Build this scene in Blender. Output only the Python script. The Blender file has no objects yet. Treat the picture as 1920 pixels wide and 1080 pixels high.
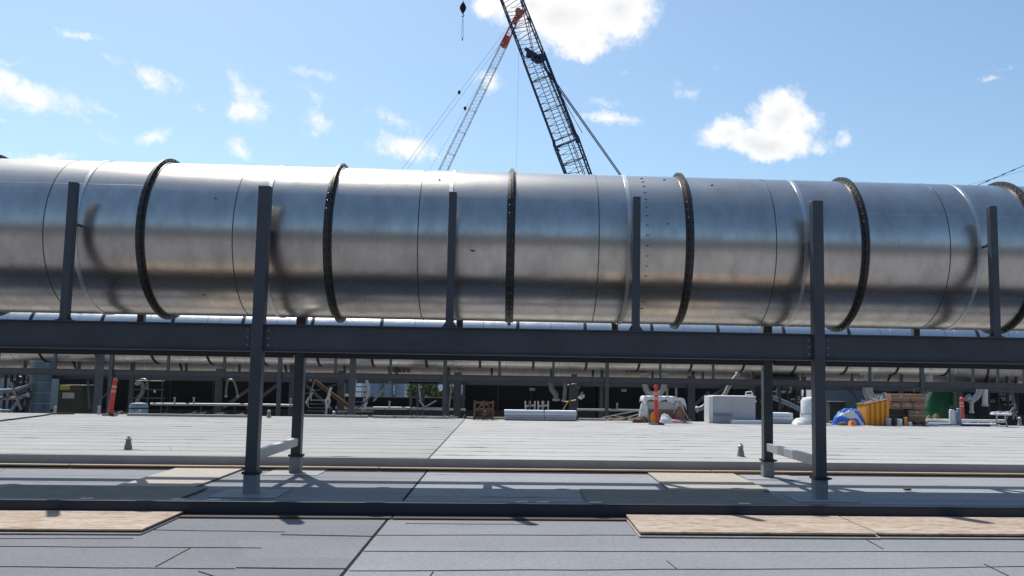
import bpy, math, random
from math import sin, cos, pi, radians
from mathutils import Vector, Matrix
random.seed(7)
S = bpy.context.scene
COL = S.collection

# ------------------------------------------------------------------ camera
EYE = Vector((0, 0, 1.65)); F = 1652.0; CX = 1043.2
PITCH, ROLL, YAW = 0.0959, 0.0156, 0.0523
def cam_axes():
    cy, sy, cp, sp = cos(YAW), sin(YAW), cos(PITCH), sin(PITCH)
    fwd = Vector((sy * cp, cy * cp, sp)); right = Vector((cy, -sy, 0)); up = right.cross(fwd)
    return right * cos(ROLL) + up * sin(ROLL), -right * sin(ROLL) + up * cos(ROLL), fwd
RT, UP, FW = cam_axes()
def ray(px, py): return RT * ((px - CX) / F) + UP * ((540 - py) / F) + FW
def P(px, py, Y):                       # where the sight line through a photo pixel meets the plane y = Y
    d = ray(px, py); return EYE + d * (Y / d.y)
def G(px, py, z=0.0):                   # ... meets the level z
    d = ray(px, py); return EYE + d * ((z - EYE.z) / d.z)
cd = bpy.data.cameras.new('camera'); cam = bpy.data.objects.new('camera', cd); COL.objects.link(cam)
cam.matrix_world = Matrix(((RT.x, UP.x, -FW.x, EYE.x), (RT.y, UP.y, -FW.y, EYE.y), (RT.z, UP.z, -FW.z, EYE.z), (0, 0, 0, 1)))
cd.sensor_width = 36; cd.lens = 36 * F / 1920; cd.shift_x = -(CX - 960) / 1920
cd.clip_start = 0.1; cd.clip_end = 6000
S.camera = cam

# ------------------------------------------------------------------ geometry helpers
class MB:
    def __init__(s): s.v = []; s.f = []
    def quad(s, a, b, c, d):
        n = len(s.v); s.v += [tuple(a), tuple(b), tuple(c), tuple(d)]; s.f.append((n, n+1, n+2, n+3)); return s
    def hexa(s, c):                     # eight corners, bottom ring then top ring
        n = len(s.v); s.v += [tuple(p) for p in c]
        for q in ((0,3,2,1),(4,5,6,7),(0,1,5,4),(1,2,6,5),(2,3,7,6),(3,0,4,7)): s.f.append(tuple(n+i for i in q))
        return s
    def box(s, x0, x1, y0, y1, z0, z1):
        if x0 > x1: x0, x1 = x1, x0
        return s.hexa([(x0,y0,z0),(x1,y0,z0),(x1,y1,z0),(x0,y1,z0),(x0,y0,z1),(x1,y0,z1),(x1,y1,z1),(x0,y1,z1)])
    def bar(s, p, q, w, h=None, upv=(0,0,1)):
        h = h or w; p = Vector(p); q = Vector(q); d = (q-p).normalized(); u = Vector(upv)
        if abs(d.dot(u)) > .98: u = Vector((0,1,0))
        a = d.cross(u).normalized()*w/2; b = a.cross(d).normalized()*h/2
        return s.hexa([p-a-b, p+a-b, q+a-b, q-a-b, p-a+b, p+a+b, q+a+b, q-a+b])
    def tube(s, pts, r, n=10, caps=True):
        pts = [Vector(p) for p in pts]; base = len(s.v); m = len(pts)
        if not isinstance(r, (list, tuple)): r = [r]*m
        ref = None
        for i, p in enumerate(pts):
            d = (pts[min(i+1,m-1)] - pts[max(i-1,0)]).normalized()
            if ref is None:
                ref = Vector((0,0,1)) if abs(d.z) < .9 else Vector((1,0,0))
            a = (ref - d*ref.dot(d)).normalized(); ref = a; b = d.cross(a)
            for k in range(n):
                t = 2*pi*k/n; s.v.append(tuple(p + (a*cos(t)+b*sin(t))*r[i]))
        for i in range(m-1):
            for k in range(n):
                a0 = base+i*n+k; a1 = base+i*n+(k+1)%n
                s.f.append((a0, a1, a1+n, a0+n))
        if caps:
            s.f.append(tuple(base+k for k in range(n))[::-1]); s.f.append(tuple(base+(m-1)*n+k for k in range(n)))
        return s
    def xrings(s, Y, Z, prof, n=96, dent=0, seed=0):     # body of revolution about an X axis: prof = [(x, r)]
        base = len(s.v); rg = random.Random(seed)
        for x, r in prof:
            for k in range(n):
                t = 2*pi*k/n; s.v.append((x, Y + r*cos(t), Z + r*sin(t)))
        for i in range(len(prof)-1):
            for k in range(n):
                a0 = base+i*n+k; a1 = base+i*n+(k+1)%n
                s.f.append((a0, a0+n, a1+n, a1))
        return s
    def lathe(s, c, prof, n=20):        # about a vertical axis: prof = [(r, z)]
        base = len(s.v)
        for r, z in prof:
            for k in range(n):
                t = 2*pi*k/n; s.v.append((c[0]+r*cos(t), c[1]+r*sin(t), c[2]+z))
        for i in range(len(prof)-1):
            for k in range(n):
                a0 = base+i*n+k; a1 = base+i*n+(k+1)%n
                s.f.append((a0, a1, a1+n, a0+n))
        s.f.append(tuple(base+k for k in range(n))[::-1]); s.f.append(tuple(base+(len(prof)-1)*n+k for k in range(n)))
        return s
    def ball(s, c, rx, ry, rz, n=14, m=8, jit=0, rg=random):
        base = len(s.v); c = Vector(c)
        for i in range(m+1):
            ph = pi*i/m - pi/2
            for k in range(n):
                t = 2*pi*k/n; j = 1+rg.uniform(-jit, jit)
                s.v.append((c.x+rx*cos(ph)*cos(t)*j, c.y+ry*cos(ph)*sin(t)*j, c.z+rz*sin(ph)*j))
        for i in range(m):
            for k in range(n):
                a0 = base+i*n+k; a1 = base+i*n+(k+1)%n
                s.f.append((a0, a1, a1+n, a0+n))
        return s
    def build(s, name, m, parent=None, smooth=False, bevel=0):
        me = bpy.data.meshes.new(name)
        o = bpy.data.objects.new(name, me); COL.objects.link(o)
        off = Vector((0,0,0))
        if parent is not None:
            o.parent = parent; q = parent
            while q is not None: off += q.location; q = q.parent
        elif s.v:
            xs = [v[0] for v in s.v]; ys = [v[1] for v in s.v]; zs = [v[2] for v in s.v]
            off = Vector(((min(xs)+max(xs))/2, (min(ys)+max(ys))/2, min(zs))); o.location = off
        me.from_pydata([(v[0]-off.x, v[1]-off.y, v[2]-off.z) for v in s.v], [], s.f)
        me.materials.append(m)
        if smooth:
            for p in me.polygons: p.use_smooth = True
            me.set_sharp_from_angle(angle=radians(35))
        me.update()
        if bevel:
            b = o.modifiers.new('bevel', 'BEVEL'); b.width = bevel; b.segments = 2; b.limit_method = 'ANGLE'
        return o
def tag(o, label=None, cat=None, group=None, kind=None):
    if label: o['label'] = label
    if cat: o['category'] = cat
    if group: o['group'] = group
    if kind: o['kind'] = kind
    return o
def thing(name, loc, label, cat, group=None):
    o = bpy.data.objects.new(name, None); o.empty_display_size = .2; COL.objects.link(o); o.location = Vector(loc)
    return tag(o, label, cat, group)
def pcorners(x0, y0, x1, y1, Y):        # world x and z extents seen between two photo pixels at depth Y
    a = P(x0, (y0+y1)/2, Y); b = P(x1, (y0+y1)/2, Y); t = P((x0+x1)/2, y0, Y); u = P((x0+x1)/2, y1, Y)
    return a.x, b.x, u.z, t.z
def arc(c, r, a0, a1, n=8, plane='xz'):
    out = []
    for i in range(n+1):
        t = radians(a0+(a1-a0)*i/n)
        out.append(Vector((c[0]+r*cos(t), c[1], c[2]+r*sin(t))) if plane == 'xz' else Vector((c[0], c[1]+r*cos(t), c[2]+r*sin(t))))
    return out

# ------------------------------------------------------------------ materials
def newmat(name):
    m = bpy.data.materials.new(name); m.use_nodes = True
    nt = m.node_tree; return m, nt, nt.nodes['Principled BSDF']
def N(nt, t, **k):
    n = nt.nodes.new(t)
    for a, v in k.items():
        if a.startswith('i_'): n.inputs[a[2:].replace('_', ' ')].default_value = v
        else: setattr(n, a, v)
    return n
def mat(name, col, rough=.6, metal=0, var=.15, scale=3, bump=0, bscale=40, stretch=(1,1,1), spec=.5, rvar=.1, emit=None):
    m, nt, b = newmat(name); L = nt.links.new
    tc = N(nt, 'ShaderNodeTexCoord'); mp = N(nt, 'ShaderNodeMapping'); mp.inputs['Scale'].default_value = stretch
    L(tc.outputs['Object'], mp.inputs[0])
    n1 = N(nt, 'ShaderNodeTexNoise'); n1.inputs['Scale'].default_value = scale; n1.inputs['Detail'].default_value = 8; n1.inputs['Roughness'].default_value = .65
    L(mp.outputs[0], n1.inputs['Vector'])
    r = N(nt, 'ShaderNodeMapRange'); r.inputs[1].default_value = .25; r.inputs[2].default_value = .75
    r.inputs[3].default_value = 1-var; r.inputs[4].default_value = 1+var; L(n1.outputs[0], r.inputs[0])
    mx = N(nt, 'ShaderNodeVectorMath', operation='SCALE'); mx.inputs[0].default_value = col[:3]; L(r.outputs[0], mx.inputs['Scale'])
    L(mx.outputs[0], b.inputs['Base Color'])
    r2 = N(nt, 'ShaderNodeMapRange'); r2.inputs[3].default_value = max(.02, rough-rvar); r2.inputs[4].default_value = min(1, rough+rvar); L(n1.outputs[0], r2.inputs[0])
    L(r2.outputs[0], b.inputs['Roughness'])
    b.inputs['Metallic'].default_value = metal; b.inputs['Specular IOR Level'].default_value = spec
    if bump:
        n2 = N(nt, 'ShaderNodeTexNoise'); n2.inputs['Scale'].default_value = bscale; n2.inputs['Detail'].default_value = 5; L(mp.outputs[0], n2.inputs['Vector'])
        bp = N(nt, 'ShaderNodeBump'); bp.inputs['Strength'].default_value = bump; bp.inputs['Distance'].default_value = .02
        L(n2.outputs[0], bp.inputs['Height']); L(bp.outputs[0], b.inputs['Normal'])
    return m

def duct_mat(name, col, r0, r1, wave=.25, tint=.1):
    m, nt, b = newmat(name); L = nt.links.new
    tc = N(nt, 'ShaderNodeTexCoord')
    mp = N(nt, 'ShaderNodeMapping'); mp.inputs['Scale'].default_value = (.55, 1, 1); L(tc.outputs['Object'], mp.inputs[0])
    nb = N(nt, 'ShaderNodeTexNoise'); nb.inputs['Scale'].default_value = 1.5; nb.inputs['Detail'].default_value = 4; L(mp.outputs[0], nb.inputs['Vector'])
    # grime and smears, stretched around the girth
    mp2 = N(nt, 'ShaderNodeMapping'); mp2.inputs['Scale'].default_value = (1.2, .7, .6); mp2.inputs['Rotation'].default_value = (0, .7, 0); L(tc.outputs['Object'], mp2.inputs[0])
    ns = N(nt, 'ShaderNodeTexNoise'); ns.inputs['Scale'].default_value = 3; ns.inputs['Detail'].default_value = 10; ns.inputs['Roughness'].default_value = .64; L(mp2.outputs[0], ns.inputs['Vector'])
    cr = N(nt, 'ShaderNodeMapRange'); cr.inputs[1].default_value = .3; cr.inputs[2].default_value = .72; cr.inputs[3].default_value = 1+tint; cr.inputs[4].default_value = 1-tint*1.3
    L(ns.outputs[0], cr.inputs[0])
    sc = N(nt, 'ShaderNodeVectorMath', operation='SCALE'); sc.inputs[0].default_value = col; L(cr.outputs[0], sc.inputs['Scale'])
    L(sc.outputs[0], b.inputs['Base Color'])
    rr = N(nt, 'ShaderNodeMapRange'); rr.inputs[1].default_value = .3; rr.inputs[2].default_value = .7; rr.inputs[3].default_value = r0; rr.inputs[4].default_value = r1
    L(ns.outputs[0], rr.inputs[0]); L(rr.outputs[0], b.inputs['Roughness'])
    b.inputs['Metallic'].default_value = 1.0
    bp = N(nt, 'ShaderNodeBump'); bp.inputs['Strength'].default_value = wave; bp.inputs['Distance'].default_value = .02
    L(nb.outputs[0], bp.inputs['Height'])
    mp3 = N(nt, 'ShaderNodeMapping'); mp3.inputs['Scale'].default_value = (1, 2.2, 2.2); L(tc.outputs['Object'], mp3.inputs[0])
    n3 = N(nt, 'ShaderNodeTexNoise'); n3.inputs['Scale'].default_value = 30; n3.inputs['Detail'].default_value = 4; L(mp3.outputs[0], n3.inputs['Vector'])
    bp2 = N(nt, 'ShaderNodeBump'); bp2.inputs['Strength'].default_value = .012; bp2.inputs['Distance'].default_value = .01
    L(n3.outputs[0], bp2.inputs['Height']); L(bp.outputs[0], bp2.inputs['Normal']); L(bp2.outputs[0], b.inputs['Normal'])
    return m

def membrane_mat(name, col, pitch, phase, linew, seamx=None, dark=.35, spec=.2):
    m, nt, b = newmat(name); L = nt.links.new
    def M(op, a, c=None, d=None):
        n = N(nt, 'ShaderNodeMath', operation=op)
        for i, v in enumerate((a, c, d)):
            if v is None: continue
            if isinstance(v, (int, float)): n.inputs[i].default_value = v
            else: L(v, n.inputs[i])
        return n.outputs[0]
    g = N(nt, 'ShaderNodeNewGeometry'); sx = N(nt, 'ShaderNodeSeparateXYZ'); L(g.outputs['Position'], sx.inputs[0])
    X, Y = sx.outputs[0], sx.outputs[1]
    wob = N(nt, 'ShaderNodeTexNoise'); wob.inputs['Scale'].default_value = .45; wob.inputs['Detail'].default_value = 3; L(g.outputs['Position'], wob.inputs['Vector'])
    wy = M('MULTIPLY', M('SUBTRACT', wob.outputs[0], .5), .10)
    side = M('GREATER_THAN', X, seamx) if seamx is not None else 0.0
    yy = M('ADD', M('ADD', M('DIVIDE', M('ADD', Y, wy), pitch), phase), M('MULTIPLY', side, .37) if seamx is not None else 0.0)
    idx = M('FLOOR', yy); fr = M('FRACT', yy)
    wn = N(nt, 'ShaderNodeTexWhiteNoise', noise_dimensions='2D'); cb = N(nt, 'ShaderNodeCombineXYZ'); L(idx, cb.inputs[0]); 
    if seamx is not None: L(side, cb.inputs[1])
    L(cb.outputs[0], wn.inputs['Vector'])
    # lap line along each roll, with broken darkness
    br = N(nt, 'ShaderNodeTexNoise'); br.inputs['Scale'].default_value = 1.3; br.inputs['Detail'].default_value = 4; L(g.outputs['Position'], br.inputs['Vector'])
    lw = M('MULTIPLY', M('ADD', M('MULTIPLY', M('MAXIMUM', M('SUBTRACT', br.outputs[0], .56), 0.0), 9.0), M('MULTIPLY', br.outputs[0], 1.5)), linew/pitch)
    line = M('LESS_THAN', fr, lw)
    # end joint of each roll
    xx = M('ADD', M('DIVIDE', M('ADD', X, M('MULTIPLY', fr, .35)), 17.), M('MULTIPLY', wn.outputs['Value'], 7.3))
    jf = M('FRACT', xx); joint = M('LESS_THAN', jf, .012/17.)
    anyl = M('MAXIMUM', line, M('MULTIPLY', joint, .8))
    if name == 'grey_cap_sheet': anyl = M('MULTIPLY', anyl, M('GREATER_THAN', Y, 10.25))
    if seamx is not None:
        d = M('ABSOLUTE', M('SUBTRACT', M('ADD', X, M('MULTIPLY', wy, .15)), seamx)); anyl = M('MAXIMUM', anyl, M('LESS_THAN', d, .017))
    wn2 = N(nt, 'ShaderNodeTexWhiteNoise', noise_dimensions='2D'); cb2 = N(nt, 'ShaderNodeCombineXYZ'); L(idx, cb2.inputs[0]); L(M('FLOOR', xx), cb2.inputs[1]); L(cb2.outputs[0], wn2.inputs['Vector'])
    tone = M('ADD', M('MULTIPLY', wn2.outputs['Value'], .09), M('ADD', .76, M('MULTIPLY', side, .20)) if seamx is not None else .955)
    big = N(nt, 'ShaderNodeTexNoise'); big.inputs['Scale'].default_value = .5; big.inputs['Detail'].default_value = 12; big.inputs['Roughness'].default_value = .72; L(g.outputs['Position'], big.inputs['Vector'])
    grain = N(nt, 'ShaderNodeTexNoise'); grain.inputs['Scale'].default_value = 22; grain.inputs['Detail'].default_value = 8; grain.inputs['Roughness'].default_value = .8; L(g.outputs['Position'], grain.inputs['Vector'])
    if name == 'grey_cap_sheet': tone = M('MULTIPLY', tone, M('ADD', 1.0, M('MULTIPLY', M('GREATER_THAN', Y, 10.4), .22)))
    tone = M('MULTIPLY', tone, M('ADD', M('MULTIPLY', big.outputs[0], .52), .74))
    tone = M('MULTIPLY', tone, M('ADD', M('MULTIPLY', grain.outputs[0], 1.3), .35))
    tone = M('MULTIPLY', tone, M('SUBTRACT', 1.0, M('MULTIPLY', anyl, 1-dark)))
    # small stains
    vo = N(nt, 'ShaderNodeTexVoronoi'); vo.inputs['Scale'].default_value = .9; vo.inputs['Randomness'].default_value = 1; L(g.outputs['Position'], vo.inputs['Vector'])
    st = M('LESS_THAN', vo.outputs['Distance'], .022); tone = M('MULTIPLY', tone, M('SUBTRACT', 1.0, M('MULTIPLY', st, .45)))
    sc = N(nt, 'ShaderNodeVectorMath', operation='SCALE'); sc.inputs[0].default_value = col; L(tone, sc.inputs['Scale'])
    L(sc.outputs[0], b.inputs['Base Color']); b.inputs['Roughness'].default_value = .7; L(M('MULTIPLY', M('SUBTRACT', 1.0, anyl), spec), b.inputs['Specular IOR Level'])
    bp = N(nt, 'ShaderNodeBump'); bp.inputs['Strength'].default_value = .5; bp.inputs['Distance'].default_value = .012
    hh = M('ADD', M('MULTIPLY', grain.outputs[0], .5), M('SUBTRACT', M('MULTIPLY', big.outputs[0], 3.0), anyl)); L(hh, bp.inputs['Height']); L(bp.outputs[0], b.inputs['Normal'])
    return m

def osb_mat(name, c0, c1, c2):
    m, nt, b = newmat(name); L = nt.links.new
    tc = N(nt, 'ShaderNodeTexCoord'); mp = N(nt, 'ShaderNodeMapping'); mp.inputs['Scale'].default_value = (.75, 2.8, 1); L(tc.outputs['Object'], mp.inputs[0])
    n = N(nt, 'ShaderNodeTexNoise'); n.inputs['Scale'].default_value = 3.4; n.inputs['Detail'].default_value = 9; n.inputs['Roughness'].default_value = .7; n.inputs['Distortion'].default_value = 1.4; L(mp.outputs[0], n.inputs['Vector'])
    v = N(nt, 'ShaderNodeTexNoise'); v.inputs['Scale'].default_value = 22; v.inputs['Detail'].default_value = 4; L(mp.outputs[0], v.inputs['Vector'])
    cr = N(nt, 'ShaderNodeValToRGB'); e = cr.color_ramp.elements; e[0].position = .34; e[0].color = (*c0, 1); e[1].position = .62; e[1].color = (*c2, 1)
    k = cr.color_ramp.elements.new(.45); k.color = (*c1, 1); L(n.outputs[0], cr.inputs[0])
    mx = N(nt, 'ShaderNodeMix', data_type='RGBA', blend_type='MULTIPLY'); mx.inputs[0].default_value = .5; L(cr.outputs[0], mx.inputs[6]); L(v.outputs[0], mx.inputs[7])
    L(mx.outputs[2], b.inputs['Base Color']); b.inputs['Roughness'].default_value = .8; b.inputs['Specular IOR Level'].default_value = .3
    return m

M_ = {}
M_['duct'] = duct_mat('brushed_stainless', (.545, .51, .47), .22, .30, .38, .17)
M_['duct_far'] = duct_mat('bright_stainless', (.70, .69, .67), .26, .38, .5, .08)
M_['duct_dull'] = duct_mat('dull_stainless', (.42, .40, .40), .4, .55, .3, .1)
M_['flange'] = mat('flange_steel', (.055, .052, .048), .45, .5, .35, 6, .15, 60)
M_['bolt'] = mat('zinc_bolt', (.30, .30, .29), .4, .7, .2, 30)
M_['strap'] = mat('strap_steel', (.62, .62, .62), .35, .9, .1, 8)
M_['seam'] = mat('weld_seam', (.085, .08, .08), .5, .6, .4, 10)
M_['steel'] = mat('painted_steel', (.052, .058, .070), .42, 0, .26, 2.2, .05, 90, spec=.5)
M_['steel_far'] = mat('grey_painted_steel', (.066, .071, .080), .5, 0, .25, 4)
M_['navy'] = mat('navy_steel', (.010, .017, .036), .5, 0, .2, 3)
M_['galv'] = mat('galvanised_steel', (.42, .43, .43), .45, .5, .18, 8, .05, 50)
M_['boot'] = mat('boot_flashing', (.24, .245, .25), .7, 0, .15, 10, .2, 30)
M_['clamp'] = mat('black_band', (.02, .02, .022), .5, 0, .2, 10)
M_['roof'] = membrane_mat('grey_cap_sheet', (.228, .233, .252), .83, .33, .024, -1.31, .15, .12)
M_['field'] = membrane_mat('pale_cap_sheet', (.365, .358, .345), .80, .1, .065, -1.31, .30, .25)
M_['side'] = mat('membrane_upstand', (.46, .46, .47), .8, 0, .15, 2)
M_['patch'] = mat('membrane_patch', (.27, .28, .29), .75, 0, .1, 6)
M_['osb'] = osb_mat('strand_board', (.24, .13, .08), (.47, .35, .255), (.62, .53, .45))
M_['osb_pale'] = osb_mat('weathered_strand_board', (.44, .38, .32), (.50, .44, .38), (.55, .50, .44))
M_['osb_shade'] = osb_mat('shaded_strand_board', (.17, .15, .12), (.25, .22, .18), (.32, .29, .24))  # darker copy of the board, duct shade put into its colour
M_['cranenavy'] = mat('crane_navy', (.022, .038, .085), .6, 0, .2, 3, spec=.15)
M_['wood'] = mat('raw_timber', (.42, .30, .19), .8, 0, .3, 6, .1, 20, (.3, 2, 2))
M_['darkwood'] = mat('stained_timber', (.07, .045, .035), .8, 0, .3, 5, .1, 20, (.3, 2, 2))
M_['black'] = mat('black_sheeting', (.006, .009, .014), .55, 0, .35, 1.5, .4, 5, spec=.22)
M_['dark'] = mat('dark_machine_paint', (.03, .033, .037), .5, .2, .4, 4)
M_['pipe'] = mat('pipe_steel', (.22, .22, .215), .4, .6, .2, 6)
M_['bluepipe'] = mat('blue_grey_cladding', (.19, .25, .31), .5, .3, .25, 2)
M_['corr'] = mat('corrugated_cladding', (.24, .31, .39), .5, .2, .15, 2)
M_['white'] = mat('white_sheeting', (.68, .68, .67), .55, 0, .08, 3, .3, 8)
M_['offwhite'] = mat('grey_white_panel', (.42, .42, .43), .6, 0, .1, 3)
M_['foam'] = mat('insulation_board', (.62, .66, .74), .8, 0, .06, 5)
M_['red'] = mat('red_orange_plastic', (.62, .055, .02), .45, 0, .12, 5)
M_['pinkred'] = mat('sun_faded_red_plastic', (.62, .06, .07), .5, 0, .12, 5)
M_['rubber'] = mat('black_rubber', (.02, .02, .02), .8, 0, .2, 10)
M_['reflective'] = mat('reflective_tape', (.66, .30, .22), .35, 0, .1, 10)
M_['card'] = mat('brown_cardboard', (.26, .15, .10), .85, 0, .15, 4)
M_['amber'] = mat('amber_plastic', (.68, .28, .02), .45, 0, .15, 4)
M_['rust'] = mat('rusty_brown', (.13, .075, .045), .8, .1, .4, 8)
M_['green'] = mat('dark_green_paint', (.004, .11, .045), .4, 0, .2, 2)
M_['blue'] = mat('blue_tarpaulin', (.03, .17, .62), .45, 0, .2, 6, .5, 10)
M_['yellow'] = mat('yellow_paint', (.45, .34, .05), .5, 0, .15, 6)
M_['orange'] = mat('orange_fabric', (.75, .22, .02), .7, 0, .2, 8)
M_['cranered'] = mat('crane_red', (.40, .07, .05), .5, 0, .2, 2)
M_['cranegrey'] = mat('crane_grey', (.36, .36, .38), .5, .2, .15, 2)
M_['wire'] = mat('steel_wire', (.12, .13, .15), .5, .5, .1, 2)
M_['bark'] = mat('bark', (.08, .055, .04), .9, 0, .3, 8)
M_['leaf'] = mat('leaf', (.13, .17, .06), .7, 0, .5, 1.2)
M_['dirt'] = mat('site_ground', (.20, .185, .165), .9, 0, .3, .08)
M_['lowroof'] = mat('lower_roof_gravel', (.30, .285, .265), .9, 0, .25, 1)
M_['pink'] = mat('pink_sheeting', (.62, .30, .30), .6, 0, .15, 8)
M_['rearwall'] = mat('rear_cladding', (.10,.10,.105), .7, 0, .2, .3)
M_['concrete'] = mat('concrete', (.32, .31, .30), .85, 0, .15, 3)

# ------------------------------------------------------------------ the setting
YS, ZF = 15.02, .19                    # where the roof steps up, and by how much
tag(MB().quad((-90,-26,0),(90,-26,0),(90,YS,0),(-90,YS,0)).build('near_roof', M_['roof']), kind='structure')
YE = 27.7
f = MB(); f.quad((-90,YS,ZF),(90,YS,ZF),(90,YE,ZF),(-90,YE,ZF)); tag(f.build('raised_roof', M_['field']), kind='structure')
f = MB(); f.quad((-90,YS-.001,0),(90,YS-.001,0),(90,YS-.001,ZF+.001),(-90,YS-.001,ZF+.001)); f.quad((90,YE,-1.1),(-90,YE,-1.1),(-90,YE,ZF),(90,YE,ZF))
tag(f.build('roof_step', M_['side']), kind='structure')
tag(MB().quad((-90,YE,-1.1),(90,YE,-1.1),(90,90,-1.1),(-90,90,-1.1)).build('lower_roof', M_['lowroof']), kind='structure')
f = MB(); f.quad((-90,90,-8),(90,90,-8),(90,90,-1.1),(-90,90,-1.1)); f.quad((-90,-26,-8),(90,-26,-8),(90,-26,0),(-90,-26,0))
f.quad((-90,-26,-8),(-90,90,-8),(-90,90,-1.1),(-90,-26,0)); f.quad((90,90,-8),(90,-26,-8),(90,-26,0),(90,90,-1.1))
tag(f.build('building_sides', M_['concrete']), kind='structure')
tag(MB().quad((-2500,-2500,-8.02),(2500,-2500,-8.02),(2500,2500,-8.02),(-2500,2500,-8.02)).build('ground', M_['dirt']), kind='structure')
t = thing('plant_building', (0,-30,-8), 'dark clad plant building closing the site behind the viewer', 'building')
MB().box(-90,90,-42,-30,-8,11.5).build('wall', M_['rearwall'], t); MB().box(-90.2,90.2,-42.2,-29.8,11.502,12).build('roof', M_['galv'], t)
for k in range(12): MB().box(-80+k*14,-74+k*14,-29.98,-29.9,5.5,8).build('louvre', M_['black'], t)

# lapped edges of the near membrane, standing a few millimetres proud
M_['lap'] = mat('bitumen_edge', (.035,.036,.042), .85, 0, .3, 6, spec=.1)
rg = random.Random(17)
laps = MB()
for (xa, ya, xb, yb, w_) in ((527,1003,700,1006,.020),(443,1065,648,1067,.022),(0,1025,490,1028,.008),(-60,1063,440,1067,.009),(292,1063,357,1028,.010),(372,1072,410,1085,.010),
    (285,994,535,998,.007),(702,1004,1192,1004,.009),(682,1034,1960,1035,.008),(655,1071,1700,1066,.009),(1700,1066,1960,1062,.007),(1622,1011,1656,1030,.008),(1845,1058,1900,1085,.010),(803,1085,812,1073,.009),(760,982,1010,984,.004),(1250,1052,1270,1068,.004),(-60,1010,250,1010,.004)):
    a = G(xa,ya,0); b_ = G(xb,yb,0); n = max(2, int((b_-a).length/.35)); pv = a
    for k in range(1, n+1):
        q = a.lerp(b_, k/n) + (Vector((0, rg.uniform(-.012,.012), 0)) if k < n else Vector((0,0,0)))
        laps.bar(pv+Vector((0,0,.003)), q+Vector((0,0,.003)), w_*rg.uniform(.7,1.3), .005); pv = q
tag(laps.build('membrane_laps', M_['lap']), kind='structure')
# timber battens at the foot of the step
b = MB()
for x0, x1, dz in ((-30,-7.02,.030),(-7.0,-2.1,.034),(-2.08,3.4,.030),(3.42,9.6,.036),(9.62,30,.030)): b.box(x0,x1,YS-.30,YS-.19,.055-dz*.4,.055+dz*.3)
tag(b.build('timber_batten', M_['wood']), 'thin raw timber batten running along the foot of the roof step', 'batten')
b = MB(); b.box(-30,30,YS-.17,YS-.02,.004,.05)  # dark strip standing in for the shadow in the gap behind the batten
tag(b.build('gap_shade_strip', M_['darkwood']), 'dark strip added as shadow in the gap between timber batten and roof step', 'strip')

# ------------------------------------------------------------------ near duct and its frame
SP = 2.5404; X0 = -5.8955; Y1, Y2 = 12.0102, 14.4492; ZB, ZT = 2.2388, 4.10
DY, DZ, DR = 13.3851, 3.5509, 1.1367; XF = -5.091

def make_duct(name, Y, Z, R, x_first, nsec, sp, label, group, mt, n, flange_h=.066, seam=.49, strap=.66, detail=True, phase=0):
    t = thing(name, (0, Y, Z), label, 'duct', group)
    for k in range(nsec):
        xa = x_first + k*sp; xb = xa + sp
        s = MB(); xs = [xa, xa+.03, xa+sp*seam-.004, xa+sp*seam+.004, xb-.03, xb]
        s.xrings(Y, Z, [(x, R) for x in xs], n).build('duct_section', mt, t, True)
        s = MB(); s.xrings(Y, Z, [(xa+sp*seam-.008, R-.002), (xa+sp*seam-.006, R+.003), (xa+sp*seam+.006, R+.003), (xa+sp*seam+.008, R-.002)], n)
        s.build('seam', M_['seam'], t, True)
        xs_ = xa+sp*strap; s = MB()
        s.xrings(Y, Z, [(xs_-.026, R-.002), (xs_-.026, R+.010), (xs_+.026, R+.010), (xs_+.026, R-.002)], n)
        s.build('strap', M_['strap'], t, True)
    for k in range(nsec+1):
        xa = x_first + k*sp; s = MB()
        s.xrings(Y, Z, [(xa-.060, R-.002), (xa-.060, R+.012), (xa-.020, R+.014), (xa-.020, R+flange_h), (xa-.003, R+flange_h), (xa-.003, R+flange_h-.010), (xa+.003, R+flange_h-.010), (xa+.003, R+flange_h), (xa+.020, R+flange_h), (xa+.020, R+.014), (xa+.060, R+.012), (xa+.060, R-.002)], n)
        fl = s.build('flange', M_['flange'], t, True)
        if detail:
            s = MB(); nb = 56
            for j in range(nb):
                a = 2*pi*(j+.5)/nb; rr = R+.038; c = Vector((xa, Y+rr*cos(a), Z+rr*sin(a)))
                s.tube([c-Vector((.034,0,0)), c+Vector((.032,0,0))], .0075, 6)
            tag(s.build('flange_bolts', M_['bolt'], fl), kind='stuff')
    return t
near = make_duct('exhaust_duct', DY, DZ, DR, XF-2*SP, 9, SP, 'large brushed steel duct with dark bolted flanges crossing the whole view in front', None, M_['duct'], 128)
# punched slots on one section, scuffs on others
s = MB()
for k in range(17):
    a = radians(118 + k*7.4); c = Vector((XF+2*SP+1.93, DY+(DR+.002)*cos(a), DZ+(DR+.002)*sin(a)))
    MB().tube([c-Vector((.020,0,0)), c+Vector((.022,0,0))], .006, 6).build('slot', M_['seam'], near)
s = MB(); rg = random.Random(3)
for px, py in ((1335,347),(886,470),(383,553),(1246,337),(1253,420),(405,372),(824,337)):
    d = ray(px, py); lo, hi = 9., 14.5          # march onto the shell
    for i in range(800):
        q = EYE + d*(lo+(hi-lo)*i/800)
        if math.hypot(q.y-DY, q.z-DZ) <= DR+.004: break
    MB().ball(q, rg.uniform(.018,.036), .006, rg.uniform(.008,.014), 9, 5, .25, rg).build('scuff_mark', M_['seam'], near)
# longitudinal shell seams
for xa, xb, ang in ((XF-2*SP, XF, 147), (XF+4*SP, XF+6*SP, 156)):
    a = radians(ang); yy = DY+(DR-.0025)*cos(a); zz = DZ+(DR-.0025)*sin(a); MB().tube([(xa,yy,zz),(xb,yy,zz)], .004, 6).build('long_seam', M_['duct'], near, True)

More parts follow.
